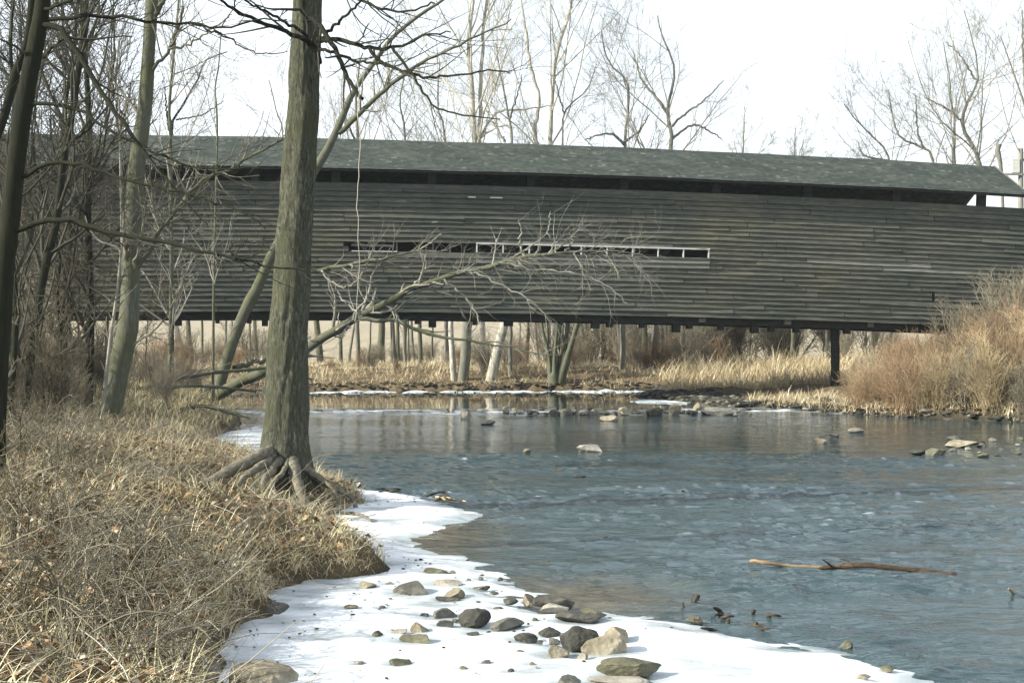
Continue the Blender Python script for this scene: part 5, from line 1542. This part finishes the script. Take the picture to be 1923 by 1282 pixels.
# ------------------------------------------------------------------ saplings of the left bank, thick with twigs
def sapling_mesh(seed, mat, H, nl, lean, rb=0.032):
    r = np.random.default_rng(seed)
    K = 18
    z = np.linspace(-0.2, H, K)
    P = np.zeros((1, K, 3)); P[0, :, 2] = z
    P[0, :, 0] = lean * np.maximum(z / H, 0) ** 1.5 * H * 0.3 + np.cumsum(r.normal(0, 0.09, K)); P[0, :, 1] = np.cumsum(r.normal(0, 0.09, K))
    R = np.linspace(1, 0.2, K)[None] * rb
    l1 = grow(r, P, R, nl, 0.12, 0.97, 0.14, 0.34, 0.4, 1.0, 10, 0.12, 0.03, 0.5, 0.3, 0.009)
    l2 = grow(r, *l1, nl * 6, 0.15, 0.98, 0.3, 0.65, 0.4, 1.0, 8, 0.14, 0.0, 0.6, 0.4, 0.007, droop=0.1)
    l3 = grow(r, *l2, nl * 16, 0.15, 0.99, 0.4, 0.9, 0.4, 1.0, 6, 0.15, -0.02, 0.65, 0.5, 0.006, droop=0.1)
    v, f = join([tubes(P, R, 7)])
    t_me = make_mesh("trunk", v, f, True); t_me.materials.append(m_bark_dark_shade)
    v, f = join([tubes(*l1, 4), tubes(*l2, 3), tubes(*l3, 3)])
    c_me = make_mesh("crown", v, f, True); c_me.materials.append(mat)
    return t_me, c_me
saps = [sapling_mesh(700 + i, m_brush_dark if i % 2 else m_twig_dark, 10.0, 24, [-0.5, 0.6, 0.2, -0.2][i]) for i in range(4)]
for i in range(16):
    y = rs.uniform(28, 47); px = rs.uniform(-150, 165)
    if i < 3: px = rs.uniform(200, 330); y = rs.uniform(42, 47)
    x = (px - 961.5) / 2670 * y
    if poly_sdf(np.array([x]), np.array([y]), LEFT_BANK)[0] < 1.0: continue
    where = "left of the roof's end" if i < 3 else ("behind the leftmost trunk" if px < 20 else ("beside the slanting dark trunk" if px < 95 else "before the roof's left end"))
    t = thing("sapling", "dark twiggy sapling in the upper left wood, " + where, "tree", (x, y, hz(x, y)), "saplings crowding the left bank")
    sc = rs.uniform(0.75, 1.3) * (0.6 if i < 3 else 1)
    t.scale = (sc, sc, sc); t.rotation_euler.z = rs.uniform(0, 6.28)
    link("trunk", saps[i % 4][0], None, t); link("crown", saps[i % 4][1], None, t)

# ------------------------------------------------------------------ stones
def rock_mat(name, c0, c1, c2):
    return noise_mat(name, [(0.3, c0), (0.52, c1), (0.74, c2)], scale=7, rough=0.85, bump=0.7, bump_scale=16, dist=0.02, per_object=0.15)
RM = {'dark': rock_mat("dark_rock", (0.035, 0.034, 0.028), (0.07, 0.067, 0.056), (0.14, 0.134, 0.113)),
      'grey': rock_mat("grey_rock", (0.07, 0.068, 0.056), (0.125, 0.12, 0.1), (0.22, 0.21, 0.175)),
      'tan': rock_mat("tan_rock", (0.13, 0.11, 0.075), (0.24, 0.21, 0.15), (0.37, 0.335, 0.26)),
      'olive': rock_mat("olive_rock", (0.07, 0.067, 0.043), (0.125, 0.12, 0.08), (0.21, 0.2, 0.14)),
      'pale': rock_mat("pale_rock", (0.19, 0.17, 0.135), (0.3, 0.275, 0.225), (0.45, 0.42, 0.36))}
_ico = bmesh.new(); bmesh.ops.create_icosphere(_ico, subdivisions=4, radius=1.0)
ICO_V = np.array([v_.co[:] for v_ in _ico.verts]); ICO_F = np.array([[v_.index for v_ in f_.verts] for f_ in _ico.faces]); _ico.free()

def rock_mesh(seed, cuts=10, soft=0.5):
    r = np.random.default_rng(seed)
    V = ICO_V.copy()
    for _ in range(cuts):
        n_ = r.normal(size=3); n_ /= np.linalg.norm(n_)
        d_ = r.uniform(0.38, 0.8)
        s_ = V @ n_
        V = V - np.maximum(s_ - d_, 0)[:, None] * n_ * 0.93
    nn = fbm(V[:, 0] * 2.1 + seed, V[:, 1] * 2.1 + V[:, 2] * 1.3, 4, seed)
    n3_ = fbm(V[:, 0] * 6.1 + seed, V[:, 1] * 6.1 + V[:, 2] * 4.7, 3, seed + 3)
    V = V * (1 + 0.07 * nn[:, None] + 0.035 * n3_[:, None])
    V /= np.abs(V).max(axis=0)
    return V
rock_n = [0]
ice_rocks = []
def rock(x0, y0, x1, y1, mat, label, group=None, z=0.075, seed=None, depth=0.8, name="stone", sunk=0.3, hk=0.8, cat="stone"):
    """picture box of the stone -> a stone standing where its foot is"""
    rock_n[0] += 1
    seed = seed or 900 + rock_n[0]
    r = np.random.default_rng(seed)
    p = ground_at(0.5 * (x0 + x1), y1, z)
    w = (x1 - x0) * p[1] / 2670 * 1.1
    dep = (y1 - y0) / 2670
    ang = (y1 - HZ) / 2670.0
    H = max((y1 - y0) * p[1] / 2670 * hk * 1.12, 0.03)
    D = max(w * depth, H * 0.7)
    V = rock_mesh(seed) * np.array([w / 2, D / 2, H / (2 - 2 * sunk) ])
    V[:, 2] += H - V[:, 2].max()
    if z == 0.075: ice_rocks.append((p[0], p[1] + D / 2, w))
    a = r.normal(0, 0.25)
    Rz = np.array([[math.cos(a), -math.sin(a), 0], [math.sin(a), math.cos(a), 0], [0, 0, 1]])
    V = V @ Rz.T
    me = make_mesh(name, V, ICO_F, False)
    o = link(name, me, RM[mat], loc=(p[0], p[1] + D / 2, z - (0.03 if z == 0.075 else 0)))
    return tag(o, label, cat, group)

def c8(x0, y0, x1, y1, *a, **k): return rock(640 + x0 / 2.967, 850 + y0 / 2.967, 640 + x1 / 2.967, 850 + y1 / 2.967, *a, **k)
GI = "stones frozen into the near ice shelf"
c8(460, 630, 600, 662, 'olive', "flat olive stone farthest out on the ice shelf", GI)
c8(90, 700, 190, 745, 'tan', "flat tan stone touching the tip of the grassy debris", GI)
c8(290, 700, 510, 785, 'grey', "broad grey stone with pale flank near the grassy debris tip", GI)
c8(510, 695, 670, 740, 'pale', "flat pale stone behind the broad grey one on the ice", GI)
c8(570, 735, 680, 800, 'tan', "upright tan stone right of the broad grey stone", GI)
c8(525, 785, 655, 815, 'dark', "low dark stone in front of the upright tan stone", GI)
c8(10, 830, 95, 858, 'olive', "small low olive stone alone on the left of the ice", GI)
c8(480, 845, 640, 915, 'grey', "rounded grey tan stone at the left end of the stone row", GI)
c8(660, 845, 845, 955, 'dark', "large dark round stone second from left in the stone row", GI)
c8(535, 915, 640, 955, 'dark', "small dark stone wedged before the large dark round one", GI)
c8(790, 905, 1020, 975, 'grey', "long grey slab lying right of the large dark round stone", GI)
c8(390, 925, 495, 990, 'tan', "beige tilted stone with dark front left of the stone row", GI)
c8(275, 960, 370, 995, 'pale', "pale low stone just left of the beige tilted one", GI)
c8(160, 970, 230, 1010, 'olive', "small brown stone above the left end of the big olive slab", GI)
c8(305, 990, 510, 1055, 'olive', "smooth olive slab alone on the left half of the ice", GI)
c8(955, 985, 1095, 1045, 'dark', "dark flat stone in front of the long grey slab", GI)
c8(1095, 955, 1220, 1010, 'dark', "dark stone between the grey slab and the big dark boulder", GI)
c8(1145, 1010, 1220, 1050, 'grey', "small grey stone tucked left of the big dark boulder", GI)
c8(1210, 870, 1480, 945, 'dark', "wide dark brown slab behind the big dark boulder", GI)
c8(1330, 850, 1480, 895, 'olive', "olive stone at the water's edge behind the wide dark slab", GI)
c8(1220, 935, 1440, 1090, 'dark', "big dark grey boulder in the middle of the ice shelf", GI, depth=0.7)
c8(1460, 950, 1640, 1045, 'tan', "brown peaked stone right of the big dark boulder", GI)
c8(1340, 1000, 1590, 1110, 'tan', "big pale tan boulder before the big dark one", GI)
c8(1125, 1045, 1270, 1125, 'tan', "rounded tan stone at the left foot of the pale tan boulder", GI)
c8(1315, 1085, 1380, 1135, 'pale', "small beige stone leaning on the pale tan boulder", GI)
c8(1450, 1120, 1800, 1245, 'olive', "largest olive brown slab of stone on the ice, lower right", GI, depth=0.6)
c8(1200, 1220, 1340, 1286, 'grey', "grey tan stone at the photo's bottom edge left of the big slab", GI)
c8(1390, 1250, 1730, 1300, 'pale', "pale flat stone cut by the photo's bottom edge", GI)
c8(250, 1125, 385, 1175, 'olive', "smooth olive stone low on the left of the ice", GI)
c8(65, 1140, 130, 1165, 'pale', "faint pale stone lowest on the left of the ice", GI)
c8(1010, 760, 1080, 830, 'tan', "tan topped stone standing where ice meets water", GI)
c8(1080, 780, 1300, 850, 'dark', "long low dark stone at the water's edge", GI)
c8(1110, 825, 1265, 865, 'pale', "pale flat stone before the long low dark one", GI)
c8(880, 795, 985, 830, 'dark', "dark stone left of the tan topped one at the ice edge", GI)
for b_ in ((655, 1170, 705, 1188), (780, 1142, 840, 1158), (700, 990, 780, 1001), (1060, 905, 1105, 922), (735, 730, 800, 745), (770, 722, 830, 745), (830, 760, 880, 772), (760, 675, 795, 690), (870, 680, 905, 694), (600, 640, 640, 656), (980, 1085, 1020, 1096), (925, 1190, 965, 1202), (1045, 1155, 1085, 1165), (210, 830, 250, 856), (440, 875, 500, 895), (620, 905, 660, 925), (850, 840, 905, 860), (1090, 1020, 1130, 1050), (700, 690, 730, 700), (250, 705, 300, 722)):
    c8(*b_, ['dark', 'olive', 'grey'][rock_n[0] % 3], "pebble sized stone scattered on the ice shelf", "small stones on the ice")
rock(421, 1250, 546, 1300, 'tan', "big beige stone at the photo's bottom edge by the grass", None, z=0.1)
rock(338, 1241, 405, 1276, 'grey', "grey stone half under the grass at the photo's lower left", None, z=0.25)
rock(499, 1131, 540, 1156, 'grey', "grey stone poking out of the bank grass onto the ice", None, z=0.1)
def c9(x0, y0, x1, y1, *a, **k): return rock(1280 + x0 / 2.967, 850 + y0 / 2.967, 1280 + x1 / 2.967, 850 + y1 / 2.967, *a, **k)
c9(880, 1045, 965, 1090, 'olive', "dark olive stone standing in water off the ice's right edge", z=0.0)
c9(970, 1232, 1065, 1268, 'tan', "tan stone on the thin ice at lower right", z=0.06)
c9(1115, 1195, 1215, 1220, 'olive', "low stone at the ice edge right of the tan one", z=0.03)
c9(30, 915, 130, 955, 'olive', "grey green stone where the ice shelf meets the deep water", z=0.03)
c9(55, 785, 110, 822, 'dark', "black rounded stone in the water above the twig litter", z=0.0)
c9(0, 825, 18, 870, 'dark', "small black stone standing in water left of the rounded black one", z=0.0)
# stones melt dark wet rings into the ice
me_i = main_ice.data
co = np.empty(len(me_i.vertices) * 3, np.float32); me_i.vertices.foreach_get("co", co); co = co.reshape(-1, 3)
wt = np.empty(len(me_i.vertices), np.float32); me_i.attributes["wet"].data.foreach_get("value", wt)
for (ax, ay, w) in ice_rocks:
    q_ = np.hypot(co[:, 0] + main_ice.location.x - ax, (co[:, 1] + main_ice.location.y - ay) * 1.1) / (0.5 * w + 0.03)
    g_ = np.exp(-np.clip(q_, 0, 4) ** 4 * 0.35)
    wt = np.maximum(wt, g_ * 0.9); co[:, 2] -= 0.018 * g_
me_i.vertices.foreach_set("co", co.ravel()); me_i.attributes["wet"].data.foreach_set("value", wt); me_i.update()
# in the creek
rock(1083, 834, 1137, 849, 'pale', "long pale flat stone alone in the middle of the creek", z=0.0)
rock(983, 841, 1001, 851, 'tan', "small tan stone left of the long pale flat one midstream", z=0.0)
rock(903, 788, 931, 798, 'grey', "grey flat stone just below the riffle", z=0.0)
rock(865, 769, 887, 787, 'pale', "pale upright stone at the left of the riffle stones", z=0.0)
rock(1125, 778, 1161, 791, 'tan', "tan flat stone in front of the riffle", z=0.0)
rock(1256, 756, 1285, 776, 'tan', "angular wedge shaped tan stone at the right of the riffle", z=0.05, depth=0.5)
rock(1298, 754, 1337, 770, 'tan', "tilted tan block next to the wedge shaped stone", z=0.05, depth=0.5)
rock(1316, 763, 1392, 778, 'pale', "long pale broken slab at the riffle's right end", z=0.03, depth=0.4)
rock(1214, 762, 1243, 782, 'dark', "dark stone left of the wedge shaped one in the riffle", z=0.0)
rock(1598, 803, 1634, 813, 'pale', "pale flat stone off the right bank below the pier post", z=0.0)
rock(1530, 822, 1556, 833, 'tan', "small tan stone left of the pale flat one off the right bank", z=0.0)
rock(1560, 812, 1580, 820, 'dark', "dark wet stone beneath the pier post's reflection", z=0.0)
rock(1785, 826, 1842, 841, 'tan', "long tan stone in the shoal at the right edge", z=0.0)
rock(1793, 817, 1812, 831, 'dark', "dark pointed stone behind the long tan one", z=0.0)
rock(1745, 841, 1785, 857, 'olive', "low mossy stone at the left of the right hand shoal", z=0.0)
rock(1712, 843, 1748, 854, 'dark', "leftmost dark stone of the right hand shoal", z=0.0)
rr_ = np.random.default_rng(31)
for i in range(46):
    x = 950 + (i * 6.0 if i < 26 else (i - 26) * 18) + rr_.normal(0, 4)
    y = 776 + rr_.normal(0, 3) if i < 26 else 772 + rr_.normal(0, 4)
    if i >= 26 and 560 < x < 700: continue
    w = rr_.uniform(6, 20)
    rock(x - w / 2, y - w * rr_.uniform(0.35, 0.6), x + w / 2, y, ['dark', 'grey', 'tan', 'dark'][i % 4], "small stone in the riffle row under the bridge", "riffle stones", z=0.02)
for i in range(30):
    x = 1105 + i * 10.5 + rr_.normal(0, 4); y = 775 + rr_.normal(0, 2.5)
    w = rr_.uniform(9, 24)
    rock(x - w / 2, y - w * rr_.uniform(0.3, 0.5), x + w / 2, y, ['dark', 'grey', 'tan', 'dark', 'olive'][i % 5], "low stone in the broken riffle line left of the gravel bar", "riffle stones", z=0.02)
for i in range(22):
    x, y = rr_.uniform(1790, 1960), rr_.uniform(822, 862)
    w = rr_.uniform(8, 24)
    rock(x - w / 2, y - w * 0.4, x + w / 2, y, ['dark', 'grey', 'olive', 'pale'][i % 4], "small stone in the shoal near the right edge of the creek", "shoal stones at right", z=0.0)
for i in range(12):
    x, y = rr_.uniform(1200, 1450), rr_.uniform(762, 780)
    w = rr_.uniform(7, 18)
    rock(x - w / 2, y - w * 0.5, x + w / 2, y, ['dark', 'grey', 'pale'][i % 3], "small stone at the foot of the dark gravel bar", "gravel bar stones", z=0.03)
for i in range(9):
    x, y = rr_.uniform(1000, 1800), rr_.uniform(870, 1120)
    w = rr_.uniform(14, 30)
    rock(x - w / 2, y - w * 0.25, x + w / 2, y, 'dark', "dark stone barely breaking the water surface", "awash stones", z=-0.02)
# gravel bar cobbles too small to count
# ------------------------------------------------------------------ driftwood
m_drift = bark_mat("driftwood", [(0.3, (0.16, 0.11, 0.065)), (0.5, (0.36, 0.28, 0.17)), (0.7, (0.58, 0.48, 0.33))], furrow=(2.5, 12, 12), bump=0.4)
m_drift_dark = bark_mat("wet_log", [(0.3, (0.02, 0.018, 0.013)), (0.5, (0.055, 0.045, 0.03)), (0.7, (0.13, 0.105, 0.07))], furrow=(2.5, 12, 12), bump=0.6)

def stick(root, org, pts, z, r0, r1, mat, name="stick", K=22, seed=0, sides=10, lift=None):
    W = np.array([ground_at(px, py, zz) for (px, py), zz in zip(pts, z if hasattr(z, '__len__') else [z] * len(pts))])
    L = smooth_line(W, K)
    rg = np.random.default_rng(seed)
    R = np.linspace(r0, r1, K) * (1 + 0.08 * rg.normal(size=K))
    R[0] *= 0.5; R[-1] *= 0.4
    v, q = tubes((L - org)[None], R[None], sides)
    return link(name, make_mesh(name, v, q, True), mat, root)

o = ground_at(1600, 1068, 0.0)
log = thing("drift_log", "brown half sunk log with bare orange tip lying in the creek", "log", tuple(o))
m_tip = bark_mat("raw_wood", [(0.3, (0.11, 0.075, 0.045)), (0.5, (0.24, 0.165, 0.095)), (0.7, (0.42, 0.33, 0.22))], furrow=(2.5, 12, 12), bump=0.4)
stick(log, o, [(1408, 1052), (1440, 1056), (1480, 1062), (1548, 1065)], [0.05, 0.04, 0.0, -0.01], 0.022, 0.017, m_tip, "bare_tip", seed=1)
m_log = bark_mat("brown_log", [(0.3, (0.022, 0.016, 0.011)), (0.5, (0.055, 0.038, 0.025)), (0.7, (0.14, 0.1, 0.065))], furrow=(2.5, 12, 12), bump=0.6)
stick(log, o, [(1540, 1066), (1580, 1063), (1620, 1060), (1660, 1064), (1720, 1070), (1798, 1078)], [-0.01, 0.01, 0.045, 0.035, 0.02, 0.0], 0.03, 0.022, m_log, "log_body", seed=2)
stick(log, o, [(1563, 1064), (1556, 1058), (1545, 1050)], [0.0, 0.05, 0.11], 0.015, 0.005, m_drift_dark, "snag", seed=3)
stick(log, o, [(1600, 1062), (1590, 1052), (1575, 1048)], [0.0, 0.04, 0.06], 0.012, 0.004, m_drift_dark, "snag", seed=4)
o = ground_at(1903, 1115, 0)
t = thing("twig_snag", "short pale twig sticking out of the water at the right edge", "stick", tuple(o))
stick(t, o, [(1906, 1118), (1902, 1112), (1895, 1105)], [-0.03, 0.03, 0.1], 0.02, 0.012, m_drift, "twig", seed=5)
o = ground_at(600, 995, 0.1)
t = thing("driftwood", "smooth curved pale driftwood branch lying on the ice by the roots", "driftwood", tuple(o))
stick(t, o, [(532, 986), (560, 990), (600, 990), (635, 998), (660, 1015), (672, 1030)], [0.16, 0.15, 0.14, 0.12, 0.1, 0.08], 0.075, 0.03, m_drift, "branch", seed=6)
o = ground_at(640, 960, 0.1)
t = thing("fallen_branch", "grey fallen branch ending in a hooked tip before the big tree's roots", "branch", tuple(o))
stick(t, o, [(430, 955), (500, 962), (570, 965), (640, 962), (680, 967), (697, 978)], [0.45, 0.34, 0.2, 0.14, 0.12, 0.1], 0.05, 0.02, m_root, "branch", seed=7)
stick(t, o, [(600, 964), (640, 955), (665, 945)], [0.18, 0.2, 0.22], 0.03, 0.012, m_root, "side_branch", seed=8)
o = ground_at(828, 940, 0.05)
t = thing("branch_tangle", "dark tangle of broken sticks on the ice rim out from the roots", "debris", tuple(o))
rd = np.random.default_rng(14)
for i in range(7):
    a0 = (rd.uniform(800, 835), rd.uniform(930, 942)); a1 = (a0[0] + rd.uniform(-30, 45), a0[1] + rd.uniform(-12, 6))
    stick(t, o, [a0, (0.5 * (a0[0] + a1[0]), 0.5 * (a0[1] + a1[1]) - 2), a1], [0.04, 0.07, rd.uniform(0.04, 0.16)], 0.022, 0.008, m_drift_dark if i % 3 else m_drift, "stick", 8, 20 + i, 6)
o = ground_at(745, 925, 0.05)
t = thing("branch_tangle", "dark twigs lying flat on the far rim of the ice shelf", "debris", tuple(o))
for i in range(5):
    a0 = (rd.uniform(715, 760), rd.uniform(916, 922)); a1 = (a0[0] + rd.uniform(-30, 30), a0[1] + rd.uniform(-4, 4))
    stick(t, o, [a0, (0.5 * (a0[0] + a1[0]), 0.5 * (a0[1] + a1[1]) - 1), a1], [0.04, 0.06, rd.uniform(0.03, 0.1)], 0.018, 0.007, m_drift_dark, "stick", 8, 40 + i, 6)
o = ground_at(1405, 1170, 0.02)
t = thing("branch_tangle", "dark twig litter in the water off the ice shelf's right half", "debris", tuple(o))
for i in range(10):
    a0 = (rd.uniform(1350, 1450), rd.uniform(1145, 1192)); a1 = (a0[0] + rd.uniform(-40, 45), a0[1] + rd.uniform(-14, 10))
    stick(t, o, [a0, (0.5 * (a0[0] + a1[0]), 0.5 * (a0[1] + a1[1]) - 2), a1], [0.0, 0.03, rd.uniform(0.0, 0.09)], 0.022, 0.008, m_drift_dark, "stick", 8, 60 + i, 6)
# fallen limbs on the left bank behind the big trunk
for i, (pts, Ys, r0, r1, lab) in enumerate([
        ([(262, 716), (330, 712), (400, 700), (470, 694), (505, 690)], (41, 41.5, 42, 42.5, 43), 0.07, 0.04, "grey fallen limb lying level left of the big trunk"),
        ([(265, 735), (340, 725), (420, 728), (480, 735)], (38, 39, 41, 43), 0.05, 0.03, "thin grey fallen limb below the level one on the left bank"),
        ([(330, 770), (380, 762), (430, 775), (470, 785)], (36, 36, 36, 36), 0.06, 0.03, "bare stick hanging over the bank edge left of the big trunk")]):
    W = np.array([at(px, py, y) for (px, py), y in zip(pts, Ys)])
    zg = height(W[:, 0], W[:, 1]); W[:, 2] = np.maximum(W[:, 2], np.maximum(zg, 0) + 0.03); W[0, 2] = zg[0]
    t = thing("fallen_limb", lab, "branch", tuple(W[0]))
    L = smooth_line(W, 18) - W[0]
    v, q = tubes(L[None], (np.linspace(r0, r1, 18))[None], 8)
    link("limb", make_mesh("limb", v, q, True), m_bark_grey, t)
    c = grow(rd, L[None], np.full((1, 18), r1), 10, 0.1, 1, 0.4, 1.3, 0.4, 0.9, 7, 0.1, 0.0, 0.5, 0.4, 0.008, absolute=True)
    v, q = tubes(*c, 4)
    tag(link("twigs", make_mesh("twigs", v, q, True), m_twig_mid, t), kind="stuff")

# cobbles of the dark gravel bar and the far waterline, too small to count; grit and leaf bits on the ice
def cobbles(name, label, xs, ys, size, mat, seed, zoff=0.0, flat=0.6):
    r = np.random.default_rng(seed)
    bm_ = bmesh.new(); bmesh.ops.create_icosphere(bm_, subdivisions=1, radius=1.0)
    bv = np.array([v_.co[:] for v_ in bm_.verts]); bf = np.array([[v_.index for v_ in f_.verts] for f_ in bm_.faces]); bm_.free()
    n = len(xs)
    sc = r.uniform(size[0], size[1], n)[:, None, None] * np.stack([r.uniform(0.7, 1.4, n), r.uniform(0.7, 1.3, n), r.uniform(0.35, 0.8, n) * flat], -1)[:, None, :]
    a = r.uniform(0, 6.28, n)
    V = bv[None] * (1 + 0.18 * r.normal(size=(n, len(bv), 1))) * sc
    x = V[..., 0] * np.cos(a)[:, None] - V[..., 1] * np.sin(a)[:, None]; y = V[..., 0] * np.sin(a)[:, None] + V[..., 1] * np.cos(a)[:, None]
    z = np.maximum(height(xs, ys), zoff)
    V = np.stack([x + xs[:, None], y + ys[:, None], V[..., 2] + z[:, None]], -1).reshape(-1, 3)
    Fc = (bf[None] + (np.arange(n) * len(bv))[:, None, None]).reshape(-1, 3)
    return tag(link(name, make_mesh(name, V, Fc, False, {"rnd": np.repeat(r.random(n), len(bv))}), mat), label, None, None, "stuff")
m_cob = attr_mat("cobble", [(0.0, (0.02, 0.02, 0.016)), (0.6, (0.06, 0.057, 0.045)), (0.9, (0.13, 0.12, 0.095)), (1.0, (0.26, 0.24, 0.2))])
rc = np.random.default_rng(19)
x, y = rc.uniform(4.6, 11, 9000), rc.uniform(46, 62, 9000)
d = poly_sdf(x, y, FAR_BANK); k = (d > -0.15) & (d < 2.6 + rc.normal(0, 0.4, 9000))
cobbles("gravel", "dark cobbles covering the gravel bar under the bridge", x[k], y[k], (0.05, 0.17), m_cob, 5)
x, y = rc.uniform(-16, 7, 9000), rc.uniform(63.2, 66, 9000)
d = poly_sdf(x, y, FAR_BANK); k = (d > -0.1) & (d < 0.7) & (rc.random(9000) < 0.3)
cobbles("gravel", "dark cobbles and clods along the far waterline", x[k], y[k], (0.04, 0.14), m_cob, 6)
x, y = rc.uniform(10, 18, 5000), rc.uniform(39, 47, 5000)
d = poly_sdf(x, y, FAR_BANK); k = (d > -0.1) & (d < 0.5)
cobbles("gravel", "dark cobbles along the waterline of the right bank", x[k], y[k], (0.04, 0.13), m_cob, 7)
x, y = rc.uniform(-2.4, 3.2, 6000), rc.uniform(9.4, 21, 6000)
d = poly_sdf(x, y, MAIN_ICE); dl_ = poly_sdf(x, y, LEFT_BANK)
k = (d > 0.15) & (dl_ < -0.05) & (rc.random(6000) < np.exp(dl_ / 0.8) * 0.2 + 0.008 + 0.12 * np.exp(-((x - 0.7) / 1.1) ** 2 - ((y - 12.4) / 0.9) ** 2))
cobbles("grit", "bits of bark, leaf and grit scattered on the ice shelf", x[k], y[k], (0.006, 0.022), m_cob, 8, zoff=0.078)

# ------------------------------------------------------------------ thin volume added to lift the blacks like film flare
hv, hf = box(-2050, 2050, -70, 3050, -2.2, 95)
m_flare = bpy.data.materials.new("flare_air")
m_flare.use_nodes = True
hn = m_flare.node_tree.nodes; hn.clear()
ho = hn.new("ShaderNodeOutputMaterial"); pv = hn.new("ShaderNodeVolumePrincipled")
pv.inputs['Color'].default_value = (0.9, 0.95, 1.0, 1)
pv.inputs['Density'].default_value = 0.0003
pv.inputs['Anisotropy'].default_value = 0.2
m_flare.node_tree.links.new(pv.outputs['Volume'], ho.inputs['Volume'])
tag(link("flare_volume", make_mesh("flare_volume", hv, hf), m_flare), "thin added flare layer lifting the blacks over the creek valley", None, None, "stuff")
